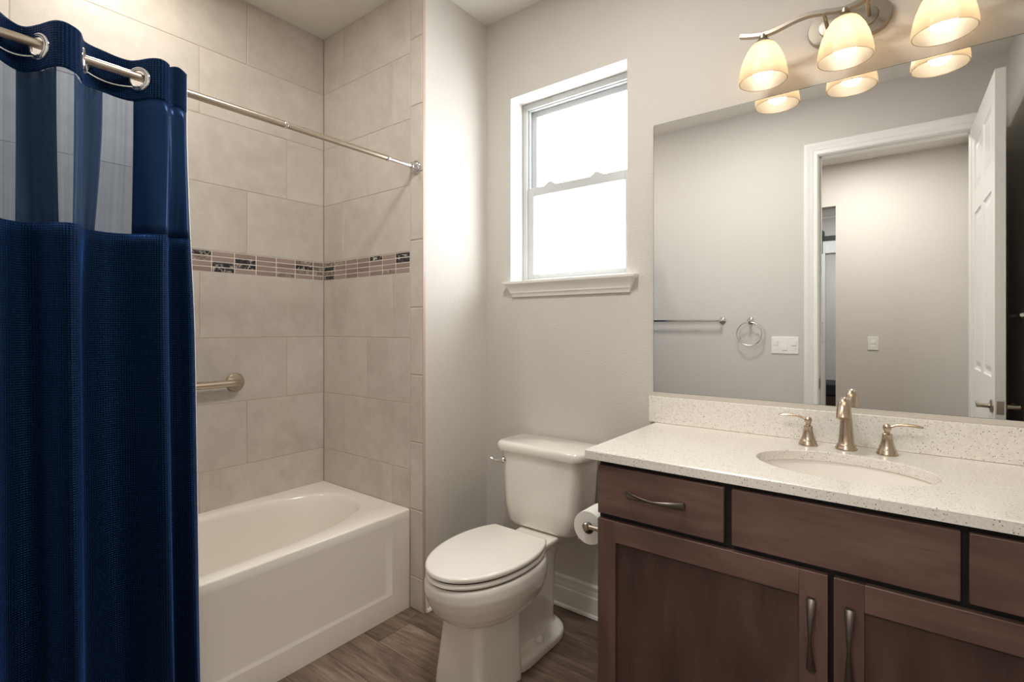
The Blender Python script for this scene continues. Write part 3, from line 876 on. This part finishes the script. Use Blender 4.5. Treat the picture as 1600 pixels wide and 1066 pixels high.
for s in (-1, 1):
    bm = B(); lathe(bm, [(0.014, -0.024), (0.014, 0.024)], (TX + s * 0.075, 1.676, 0.426), 'x', 16); obj('hinge', bm, M_SEAT, toi, smooth=True)
    bm = B(); lathe(bm, [(0.017, 0.0), (0.017, 0.006), (0.014, 0.014), (0.008, 0.019), (0.002, 0.020)], (TX + s * 0.098, 1.66, 0.044), 'z', 20); obj('bolt_cap', bm, M_SEAT, toi, smooth=True)

# ================================================================== VANITY
VX0, VX1 = -0.763, 0.452
CF = 1.443        # cabinet carcass front
CZ = 0.866
van = thing('vanity_cabinet', 'dark stained wood vanity cabinet with shaker doors under the quartz top', 'vanity cabinet', (-0.155, 1.72, 0))
bm = B(); bm.faces.layers.float.new('rnd')
box(bm, VX0, VX0 + 0.018, CF, YW - 0.002, 0.0, CZ, 0, 0.37); box(bm, VX1 - 0.018, VX1, CF, YW - 0.002, 0.0, CZ, 0, 0.37)
box(bm, VX0 + 0.018, VX1 - 0.018, CF + 0.004, YW - 0.002, 0.10, 0.118, 0, 0.37); box(bm, VX0 + 0.018, VX1 - 0.018, YW - 0.014, YW - 0.002, 0.118, CZ, 0, 0.37)
box(bm, VX0 + 0.018, VX1 - 0.018, CF + 0.07, CF + 0.088, 0.0, 0.10, 0, 0.37)
obj('carcass', bm, M_WOODV, van, bevel=0.0015)
# face frame, shade of the gaps between the fronts put into its dark colour
bm = B(); box(bm, VX0 + 0.003, VX1 - 0.003, CF - 0.0015, CF + 0.016, 0.11, CZ - 0.001); obj('face_frame', bm, M_DARK, van)
FY0, FY1 = CF - 0.021, CF - 0.0015
def front(name, x0, x1, z0, z1, mat, rnd):
    bm = B(); bm.faces.layers.float.new('rnd'); box(bm, x0, x1, FY0, FY1, z0, z1, 0, rnd)
    return obj(name, bm, mat, van, bevel=0.003, seg=3)
def pull(parent, p0, p1, along):
    """bowed pull, narrow in the middle, feet at p0 and p1"""
    p0, p1 = Vector(p0), Vector(p1); bm = B(); pts = []; sec = []
    n = 20
    for k in range(n + 1):
        t = k / n; p = p0.lerp(p1, t); bow = math.sin(PI * t)
        pts.append(tuple(p + Vector((0, -0.004 - 0.024 * bow ** 0.8, 0))))
        wdt = 0.0040 + 0.0068 * abs(2 * t - 1) ** 1.3; th = 0.0030
        a = [(0.0, 0.0)] * 8
        a = [(wdt * math.cos(2 * PI * j / 10), th * math.sin(2 * PI * j / 10)) for j in range(10)]
        sec.append(a)
    # frame: R along the width direction
    P, T, _ = frame_path(pts); secs = []
    wd = Vector((0, 0, 1)) if along == 'x' else Vector((1, 0, 0))
    for p, t, a in zip(P, T, sec):
        nn = t.cross(wd).normalized()
        secs.append([tuple(p + wd * u + nn * v) for u, v in a])
    loft(bm, secs)
    for p in (p0, p1):
        if along == 'x': box(bm, p.x - 0.005, p.x + 0.005, p.y - 0.006, p.y + 0.0005, p.z - 0.008, p.z + 0.008)
        else: box(bm, p.x - 0.008, p.x + 0.008, p.y - 0.006, p.y + 0.0005, p.z - 0.005, p.z + 0.005)
    o = obj('handle', bm, M_PULL, None, smooth=True, angle=50, label='dark pewter bow handle')
    o.parent = parent; o.matrix_parent_inverse = parent_inv(parent)
def parent_inv(p): return Matrix.Translation(-Vector(p.parent.location)) if False else Matrix.Identity(4)
# (the drawer fronts below sit in world coordinates under the cabinet; their own matrix is the identity)
DZ0, DZ1 = 0.702, 0.851
d1 = front('drawer', -0.760, -0.384, DZ0, DZ1, M_WOODH, 0.11)
pull(d1, (-0.660, FY0, 0.7785), (-0.492, FY0, 0.7785), 'x')
front('false_front', -0.365, 0.092, DZ0, DZ1, M_WOODH, 0.53)
d3 = front('drawer', 0.105, 0.449, DZ0, DZ1, M_WOODH, 0.83)
pull(d3, (0.193, FY0, 0.7785), (0.361, FY0, 0.7785), 'x')
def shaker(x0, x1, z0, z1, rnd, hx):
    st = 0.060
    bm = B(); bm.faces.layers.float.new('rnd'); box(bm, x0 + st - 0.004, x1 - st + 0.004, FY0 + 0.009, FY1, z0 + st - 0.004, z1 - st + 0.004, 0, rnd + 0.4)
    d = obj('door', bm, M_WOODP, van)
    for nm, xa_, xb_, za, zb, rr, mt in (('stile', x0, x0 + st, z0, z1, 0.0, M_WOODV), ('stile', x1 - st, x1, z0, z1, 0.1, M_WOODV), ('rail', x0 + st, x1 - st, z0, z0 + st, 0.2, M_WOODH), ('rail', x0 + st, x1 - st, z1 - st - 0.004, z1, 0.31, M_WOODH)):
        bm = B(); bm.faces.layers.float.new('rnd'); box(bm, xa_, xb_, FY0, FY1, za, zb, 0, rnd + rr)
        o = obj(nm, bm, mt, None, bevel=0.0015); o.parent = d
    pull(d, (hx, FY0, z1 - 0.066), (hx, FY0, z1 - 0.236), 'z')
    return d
shaker(-0.760, -0.147, 0.115, 0.686, 0.05, -0.181)
shaker(-0.135, 0.449, 0.115, 0.686, 0.45, -0.103)

# countertop with an oval cut-out, and its backsplash
top = thing('vanity_countertop', 'white speckled quartz countertop with an oval sink opening', 'countertop', (-0.155, 1.71, 0.868))
SX, SY, SA, SB = -0.142, 1.678, 0.213, 0.158
cxb, cyb = SX, SY; K = 96
def ell(a, b, z, cy=None): return [(SX + a * math.cos(2 * PI * i / K) , SY + b * math.sin(2 * PI * i / K), z) for i in range(K)]
bm = B(); x0, x1, y0, y1 = -0.800, XR - 0.002, 1.412, YW - 0.001; zt, zb = 0.895, 0.867
secs = [ell(SA, SB, zb), orect(x0, x1, y0, y1, zb), orect(x0, x1, y0, y1, zt - 0.003), orect(x0 + 0.003, x1, y0 + 0.003, y1, zt), ell(SA + 0.002, SB + 0.002, zt), ell(SA, SB, zt - 0.002), ell(SA, SB, zb)]
loft(bm, secs, cap=False)
obj('slab', bm, M_QUARTZ, top, smooth=True, angle=30)
bm = B(); box(bm, -0.826, XR - 0.002, YW - 0.021, YW - 0.001, 0.8955, 1.000); obj('backsplash', bm, M_QUARTZ, top, bevel=0.002)
# undermount sink
bm = B()
def sk(f, z, t=1.0): return [(SX + f * (SA + 0.006) * math.cos(2 * PI * i / K), SY + f * (SB + 0.006) * math.sin(2 * PI * i / K), z) for i in range(K)]
secs = [sk(1.06, 0.852), sk(1.06, 0.8665), sk(1.0, 0.8665), sk(0.985, 0.855), sk(0.955, 0.82), sk(0.90, 0.785), sk(0.80, 0.757), sk(0.62, 0.738), sk(0.35, 0.729), sk(0.09, 0.727)]
loft(bm, secs, cap=False)
snk = obj('sink', bm, M_PORC, smooth=True, angle=60)
tag(snk, 'white oval undermount sink basin below the quartz countertop', 'sink')
bm = B(); lathe(bm, [(0.024, 0.0), (0.024, 0.003), (0.018, 0.004), (0.006, 0.003)], (SX, SY, 0.727)); d_ = obj('drain', bm, M_WARMN, smooth=True); d_.parent = snk

# ================================================================== FAUCET
fau = thing('faucet', 'warm brushed nickel faucet with curved spout and two lever handles', 'faucet', (-0.148, 1.912, 0.895))
fx, fy, fz = -0.148, 1.914, 0.8955
bm = B()
lathe(bm, [(0.030, 0.0), (0.030, 0.005), (0.0265, 0.008), (0.0265, 0.013), (0.0245, 0.016), (0.022, 0.020), (0.0195, 0.05), (0.0165, 0.09), (0.0142, 0.112), (0.0125, 0.125), (0.008, 0.134)], (fx, fy, fz), 'z', 32, cap=True)
pts, rad = [], []
for k in range(15):
    a = PI * 0.5 * k / 14 * 1.75
    pts.append((fx, fy - 0.048 + 0.048 * math.cos(a) , fz + 0.108 + 0.046 * math.sin(a))); rad.append(0.0125 + 0.0008 * k * 0.5)
pts.append((fx, pts[-1][1] - 0.006, pts[-1][2] - 0.012)); rad.append(0.0185)
pts.append((fx, pts[-1][1] - 0.0015, pts[-1][2] - 0.004)); rad.append(0.0185)
tube(bm, pts, rad, 20)
spt = obj('spout', bm, M_WARMN, fau, smooth=True, angle=50)
for s, hx in ((-1, -0.252), (1, -0.044)):
    bm = B()
    lathe(bm, [(0.0275, 0.0), (0.0275, 0.004), (0.0250, 0.007), (0.0248, 0.012), (0.0225, 0.015), (0.018, 0.027), (0.0145, 0.042), (0.0128, 0.056), (0.0135, 0.0575), (0.0135, 0.061), (0.008, 0.064), (0.007, 0.070), (0.0105, 0.076), (0.0115, 0.082), (0.0095, 0.088), (0.004, 0.0915)], (hx, fy - 0.004, fz), 'z', 28)
    h = obj('handle', bm, M_WARMN, fau, smooth=True, angle=40)
    bm = B(); prs = []
    z = fz + 0.082
    for t, dz, u, v in ((0.000, 0.0, 0.006, 0.006), (0.012, 0.003, 0.0045, 0.0055), (0.022, 0.008, 0.004, 0.006), (0.034, 0.0105, 0.004, 0.008), (0.055, 0.011, 0.0042, 0.0095), (0.078, 0.009, 0.004, 0.0105), (0.086, 0.008, 0.003, 0.0095)):
        prs.append([(hx + s * t, fy - 0.004 + v * math.cos(2 * PI * k / 14), z + dz + u * math.sin(2 * PI * k / 14)) for k in range(14)])
    loft(bm, prs); o = obj('lever', bm, M_WARMN, None, smooth=True, angle=50); o.parent = h

# ================================================================== MIRROR
bm = B(); box(bm, -0.812, 0.446, YW - 0.006, YW - 0.0005, 1.016, 2.098, 1)
add(bm, [(-0.8105, YW - 0.0062, 1.0175), (0.4445, YW - 0.0062, 1.0175), (0.4445, YW - 0.0062, 2.0965), (-0.8105, YW - 0.0062, 2.0965)], [(0, 1, 2, 3)], 0)
mir = obj('mirror', bm, [M_MIRROR, M_MEDGE])
tag(mir, 'large frameless wall mirror above the vanity backsplash', 'mirror')
bm = B(); box(bm, -0.812, 0.446, YW - 0.010, YW - 0.0005, 1.0005, 1.0165); ch = obj('mirror_channel', bm, M_CHAN); ch.parent = mir

# ================================================================== VANITY LIGHT
vl = thing('vanity_light', 'brushed nickel wall light with three frosted bell shades above the mirror', 'wall light', (-0.148, YW, 2.27))
LY = 1.876
def track(hw, hh, y, cz): return [(x, y, z) for x, z in rrect(-0.148 - hw, -0.148 + hw, cz - hh, cz + hh, hh - 0.0005, 12)]
bm = B(); pcz = 2.272
loft(bm, [track(0.116, 0.057, YW - 0.0005, pcz), track(0.116, 0.057, YW - 0.014, pcz), track(0.113, 0.054, YW - 0.020, pcz), track(0.082, 0.032, YW - 0.021, pcz), track(0.080, 0.030, YW - 0.026, pcz), track(0.075, 0.026, YW - 0.027, pcz)])
obj('backplate', bm, M_SATIN, vl, smooth=True, angle=35)
wave = [(-0.452, 2.281), (-0.415, 2.270), (-0.379, 2.2625), (-0.345, 2.264), (-0.308, 2.272), (-0.275, 2.278), (-0.245, 2.279), (-0.21, 2.274), (-0.18, 2.267), (-0.148, 2.262)]
wave = wave + [(-0.296 - x, z) for x, z in reversed(wave[:-1])]
pts = [tuple(p) for p in catmull([(x, LY, z) for x, z in wave], 5)]
bm = B(); tube(bm, pts, 0, sec=[(0.0062, 0.0095), (-0.0062, 0.0095), (-0.0062, -0.0095), (0.0062, -0.0095)])
obj('arm', bm, M_SATIN, vl, bevel=0.001)
for x in (-0.205, -0.092):
    bm = B(); lathe(bm, [(0.006, 0.0), (0.006, 0.112)], (x, YW - 0.022 - 0.0, 2.271), '-y', 14); obj('post', bm, M_SATIN, vl, smooth=True)
for x in (-0.380, -0.148, 0.086):
    bm = B(); lathe(bm, [(0.012, 2.262), (0.013, 2.250), (0.020, 2.243), (0.026, 2.232), (0.0285, 2.222), (0.0265, 2.221), (0.012, 2.226)], (x, LY, 0), 'z', 28); obj('socket_cup', bm, M_SATIN, vl, smooth=True, angle=40)
    prof = [(0.022, 2.238), (0.030, 2.234), (0.041, 2.222), (0.053, 2.202), (0.0635, 2.176), (0.0705, 2.150), (0.0745, 2.126), (0.0750, 2.112), (0.0740, 2.106)]
    bm = B(); lathe(bm, prof + [(r - 0.0035, z + (0.0005 if k == 0 else 0.0)) for k, (r, z) in enumerate(reversed(prof))], (x, LY, 0), 'z', 48, cap=False)
    obj('shade', bm, M_SHADE, vl, smooth=True, angle=60)
    bm = B(); lathe(bm, [(0.012, 2.225), (0.013, 2.200), (0.020, 2.188), (0.0275, 2.174), (0.0315, 2.157), (0.0315, 2.143), (0.0285, 2.129), (0.021, 2.119), (0.012, 2.1145), (0.004, 2.113)], (x, LY, 0), 'z', 24)
    obj('bulb', bm, M_BULB, vl, smooth=True)

# ================================================================== TOILET PAPER
PX, PZ = -0.832, 0.624
hol = thing('toilet_paper_holder', 'brushed nickel paper holder on the side of the dark vanity', 'paper holder', (VX0, 1.54, PZ))
for y in (1.478, 1.604):
    bm = B()
    lathe(bm, [(0.020, 0.0), (0.020, 0.004), (0.014, 0.008), (0.008, 0.012), (0.0075, 0.062)], (VX0, y, PZ), '-x', 20)
    lathe(bm, [(0.003, -0.013), (0.010, -0.011), (0.013, -0.006), (0.013, 0.006), (0.010, 0.010), (0.003, 0.012)], (PX, y, PZ), 'y', 20)
    obj('post', bm, M_NICK, hol, smooth=True, angle=40)
bm = B(); lathe(bm, [(0.008, 1.484), (0.008, 1.598)], (PX, 0, PZ), 'y', 16); obj('roller', bm, M_NICK, hol, smooth=True)
pr = thing('toilet_paper_roll', 'white toilet paper roll on the holder beside the vanity', 'toilet paper', (PX, 1.541, PZ - 0.054))
bm = B(); cz_ = PZ - 0.010
lathe(bm, [(0.0195, 1.4915), (0.054, 1.4915), (0.0545, 1.493), (0.0545, 1.589), (0.054, 1.5905), (0.0195, 1.5905), (0.0195, 1.4915)], (PX, 0, cz_), 'y', 48, cap=False); obj('paper', bm, M_PAPER, pr, smooth=True, angle=40)
bm = B(); lathe(bm, [(0.0195, 1.490), (0.0185, 1.490), (0.0185, 1.592), (0.0195, 1.592)], (PX, 0, cz_), 'y', 32, cap=False); obj('cardboard_core', bm, M_CARD, pr, smooth=True, angle=40)
bm = B(); tail = []
for k in range(9):
    a = math.radians(150 + 9 * k); tail.append((PX + 0.0552 * math.cos(a), cz_ + 0.0552 * math.sin(a)))
tail += [(tail[-1][0] + 0.001, tail[-1][1] - 0.012)]
loft(bm, [[(x, 1.4925, z) for x, z in tail], [(x, 1.5895, z) for x, z in tail]], cap=False, closed=False); o = obj('loose_sheet', bm, M_PAPER, pr, smooth=True); md = o.modifiers.new('thickness', 'SOLIDIFY'); md.thickness = 0.0005

# ================================================================== FITTINGS ON THE DOORWAY WALL (mirror)
def mount_prof(): return [(0.024, 0.0), (0.024, 0.005), (0.020, 0.009), (0.012, 0.011), (0.010, 0.020), (0.010, 0.040), (0.013, 0.046), (0.013, 0.058), (0.008, 0.063)]
tb = thing('towel_bar', 'long chrome towel bar on the grey wall, seen at the mirror left edge', 'towel bar', (-1.39, 0, 1.328))
for x in (-1.084, -1.694):
    bm = B(); lathe(bm, mount_prof(), (x, 0.0, 1.328), 'y', 24); obj('post', bm, M_CHROME, tb, smooth=True, angle=40)
bm = B(); lathe(bm, [(0.0085, -1.694), (0.0085, -1.084)], (0, 0.052, 1.328), 'x', 18); obj('bar', bm, M_CHROME, tb, smooth=True)
tr = thing('towel_ring', 'round chrome towel ring between towel bar and light switches', 'towel ring', (-0.888, 0, 1.33))
bm = B(); lathe(bm, mount_prof(), (-0.888, 0.0, 1.326), 'y', 24); obj('post', bm, M_CHROME, tr, smooth=True, angle=40)
bm = B(); torus(bm, (-0.888, 0.050, 1.231), (0, 1, 0.02), 0.084, 0.0042, 56, 10); obj('ring', bm, M_CHROME, tr, smooth=True)
# a second short bar on the wall behind the open door
tb2 = thing('towel_bar', 'short metal bar on the dark wall behind the open white door', 'towel bar', (XR, 0.55, 1.335))
for y in (0.40, 0.70):
    bm = B(); lathe(bm, [(0.022, 0.0), (0.022, 0.005), (0.010, 0.010), (0.009, 0.030), (0.011, 0.044)], (XR, y, 1.335), '-x', 20); obj('post', bm, M_CHROME, tb2, smooth=True)
bm = B(); lathe(bm, [(0.0075, 0.37), (0.0085, 0.40), (0.0085, 0.70), (0.0075, 0.73)], (XR - 0.040, 0, 1.335), 'y', 16); obj('bar', bm, M_CHROME, tb2, smooth=True)

def rocker_plate(name, label, x0, x1, z0, z1, yw, sy, n, small=False):
    t = thing(name, label, 'light switch', ((x0 + x1) / 2, yw, (z0 + z1) / 2))
    bm = B(); box(bm, x0, x1, min(yw, yw + sy * 0.006), max(yw, yw + sy * 0.006), z0, z1); obj('plate', bm, M_SWITCH2 if small else M_SWITCH, t, bevel=0.003)
    wdt = (x1 - x0) / n
    for k in range(n):
        cx = x0 + wdt * (k + 0.5); cz = (z0 + z1) / 2; hw, hh = 0.0165, 0.033
        bm = B()
        for s in (1, -1):
            a, b = (yw + sy * 0.0062, yw + sy * (0.0105 if (s > 0) == (k != 1) else 0.0072))
            zz0, zz1 = (cz, cz + hh) if s > 0 else (cz - hh, cz)
            box(bm, cx - hw, cx + hw, min(a, b), max(a, b), zz0, zz1)
        obj('rocker', bm, M_SWITCH, t, bevel=0.001)
    return t
rocker_plate('light_switch', 'white three-rocker switch plate beside the door casing, seen in the mirror', -0.753, -0.583, 1.092, 1.212, 0.0, 1, 3)
rocker_plate('light_switch', 'single white switch plate on the hall wall, seen through the mirrored doorway', -0.279, -0.196, 1.066, 1.190, HY, 1, 1, True)

# ------------------------------------------------------------------ open panelled door
door = bpy.data.objects.new('door_1', None); COL.objects.link(door); door.location = (0.305, 0.012, 0); door['kind'] = 'structure'
DT, DW, DH = 0.036, 0.82, 2.445
bm = B()
def slab_face(bm, y_, rects, w_, z0, z1, d):
    """a moulded face at local x = y_ with sunk panels (u along the leaf, z up)"""
    us = sorted({0.0, w_} | {r[0] for r in rects} | {r[1] for r in rects}); zs = sorted({z0, z1} | {r[2] for r in rects} | {r[3] for r in rects})
    for ua, ub in zip(us, us[1:]):
        for za, zb in zip(zs, zs[1:]):
            if any(r[0] <= ua and ub <= r[1] and r[2] <= za and zb <= r[3] for r in rects): continue
            add(bm, [(y_, ua, za), (y_, ub, za), (y_, ub, zb), (y_, ua, zb)], [(0, 1, 2, 3)])
    for a, b, c, e in rects:
        def q(i, dd): return [(y_ + dd, a + i, c + i), (y_ + dd, b - i, c + i), (y_ + dd, b - i, e - i), (y_ + dd, a + i, e - i)]
        loft(bm, [q(0, 0), q(0.006, 0.7 * d), q(0.014, d), q(0.022, d), q(0.050, 0.25 * d)], cap=False)
        add(bm, q(0.050, 0.25 * d), [(0, 1, 2, 3)])
RC = [(ua, ub, za, zb) for (ua, ub) in ((0.105, 0.372), (0.448, 0.715)) for (za, zb) in ((0.20, 0.78), (1.045, 1.92), (2.045, 2.315))]
slab_face(bm, 0.0, RC, DW, 0.008, DH, 0.008); slab_face(bm, DT, RC, DW, 0.008, DH, -0.008)
add(bm, [(0, 0, 0.008), (DT, 0, 0.008), (DT, DW, 0.008), (0, DW, 0.008), (0, 0, DH), (DT, 0, DH), (DT, DW, DH), (0, DW, DH)], [(0, 1, 2, 3), (4, 7, 6, 5), (0, 4, 5, 1), (2, 6, 7, 3)])
bmesh.ops.remove_doubles(bm, verts=bm.verts, dist=1e-5)
leaf = obj('door_leaf', bm, M_DOORW); leaf.parent = door
lz = 0.915; lu = DW - 0.065
for s, xx in ((-1, 0.0), (1, DT)):
    bm = B()
    lathe(bm, [(0.031, 0.0), (0.031, 0.005), (0.026, 0.009), (0.012, 0.011), (0.010, 0.022), (0.010, 0.048), (0.011, 0.055), (0.004, 0.058)], (xx, lu, lz), '-x' if s < 0 else 'x', 24)
    tube(bm, [(xx + s * 0.046, lu + 0.004, lz), (xx + s * 0.048, lu - 0.03, lz), (xx + s * 0.046, lu - 0.075, lz + 0.003), (xx + s * 0.044, lu - 0.105, lz + 0.001)], [0.009, 0.008, 0.0075, 0.007], 12)
    o = obj('door_lever', bm, M_SATIN, None, smooth=True, angle=40); o.parent = leaf
bm = B(); box(bm, DT / 2 - 0.0125, DT / 2 + 0.0125, DW - 0.001, DW + 0.0015, lz - 0.030, lz + 0.030); o = obj('latch_plate', bm, M_SATIN, None, bevel=0.001); o.parent = leaf
door.rotation_euler = (0, 0, -math.radians(1.0))

# ------------------------------------------------------------------ far room seen through the doorway in the mirror
FYY = -3.80
bd = bpy.data.objects.new('door_2', None); COL.objects.link(bd); bd.location = (-1.3, FYY, 0.0); bd['kind'] = 'structure'
bm = B(); box(bm, -1.85, -0.83, FYY, FYY + 0.04, 0.02, 2.36); obj('barn_door_leaf', bm, M_DOORW, bd, bevel=0.002)
bm = B(); box(bm, -0.900, -0.855, FYY + 0.04, FYY + 0.050, 2.235, 2.52); lathe(bm, [(0.045, 0.0), (0.045, 0.012), (0.02, 0.014)], (-0.8775, FYY + 0.036, 2.50), 'y', 24); obj('roller_hanger', bm, M_BLACK, bd)
bm = B(); box(bm, -1.9, 0.3, FYY + 0.012, FYY + 0.022, 2.415, 2.465); obj('track_rail', bm, M_BLACK, bd)
bm = B(); tube(bm, [(-0.872, FYY + 0.04, 1.08), (-0.872, FYY + 0.075, 1.08), (-0.872, FYY + 0.075, 1.33), (-0.872, FYY + 0.04, 1.33)], 0.013, 12); obj('pull_handle', bm, M_BLACK, bd)
bm = B(); wall_hole(bm, -4.0, 0.42, 0, ZC, -0.84, 0.25, 0.0, 2.24, FYY - 0.14, FYY - 0.02); struct('wall_barn', bm, M_WALL)
bm = B(); box(bm, -1.9, 0.42, FYY - 0.021, FYY - 0.004, 2.245, 2.40); struct('trim_9', bm, M_TRIM)
bench = thing('storage_bench', 'black cushioned bench with brown base, seen far through the mirrored doorway', 'bench', (-0.6, -5.1, 0))
bm = B(); box(bm, -1.6, 0.2, -5.5, -4.92, 0.0, 0.25); obj('base', bm, M_BROWNBASE, bench, bevel=0.006)
bm = B(); box(bm, -1.62, 0.22, -5.52, -4.90, 0.25, 0.44); obj('cushion', bm, M_NAVYBOX, bench, bevel=0.03)

# ================================================================== CEILING LIGHTS (above the frame; all but the tub light are added fill)
def disc_light(name, label, x, y, power, size, col, r):
    t = thing(name, label, 'ceiling light', (x, y, ZC))
    bm = B(); lathe(bm, [(r + 0.018, 0.0), (r + 0.016, -0.008), (r, -0.010), (r, -0.003)], (x, y, ZC), 'z', 40, cap=False); obj('trim_ring', bm, M_TRIM, t, smooth=True)
    bm = B(); lathe(bm, [(0.001, -0.004), (r, -0.004)], (x, y, ZC), 'z', 40, cap=False); obj('lens', bm, emit(name + '_lens', col, 4.0), t)
    ld = bpy.data.lights.new(name, 'AREA'); ld.shape = 'DISK'; ld.size = size; ld.energy = power; ld.color = col
    lo = bpy.data.objects.new(name + '_lamp', ld); COL.objects.link(lo); lo.location = (x, y, ZC - 0.014); attach_light(lo, t)
    return t
def attach_light(lo, t):
    lo.parent = t; lo.matrix_parent_inverse = Matrix.Translation(-t.location)
disc_light('recessed_light', 'small recessed ceiling light over the bathtub', -2.16, 0.62, P_TUB, 0.12, (1.0, 0.93, 0.82), 0.065)
disc_light('room_fill_light', 'added fill light on the ceiling over the bathroom floor, out of view', -0.85, 0.95, P_ROOM_FILL, 0.34, (1.0, 0.965, 0.92), 0.17)  # unseen lamp added as soft fill for the bathroom
disc_light('hall_fill_light', 'added fill light on the hall ceiling behind the doorway, out of view', -0.35, -0.95, P_HALL_FILL, 0.34, (1.0, 0.96, 0.90), 0.17)  # unseen lamp added to fill the lower room through the doorway
disc_light('far_room_fill_light', 'added fill light on the ceiling of the passage beyond the hall, out of view', -0.7, -2.8, P_FAR_FILL * 0.3, 0.34, (0.96, 0.98, 1.0), 0.17)  # unseen lamp added to light the barn wall and its crown
disc_light('bedroom_fill_light', 'added fill light on the ceiling of the far room behind the barn door, out of view', -0.6, -4.9, P_FAR_FILL * 0.4, 0.34, (0.96, 0.98, 1.0), 0.17)  # second unseen lamp, added to light the opening past the barn door
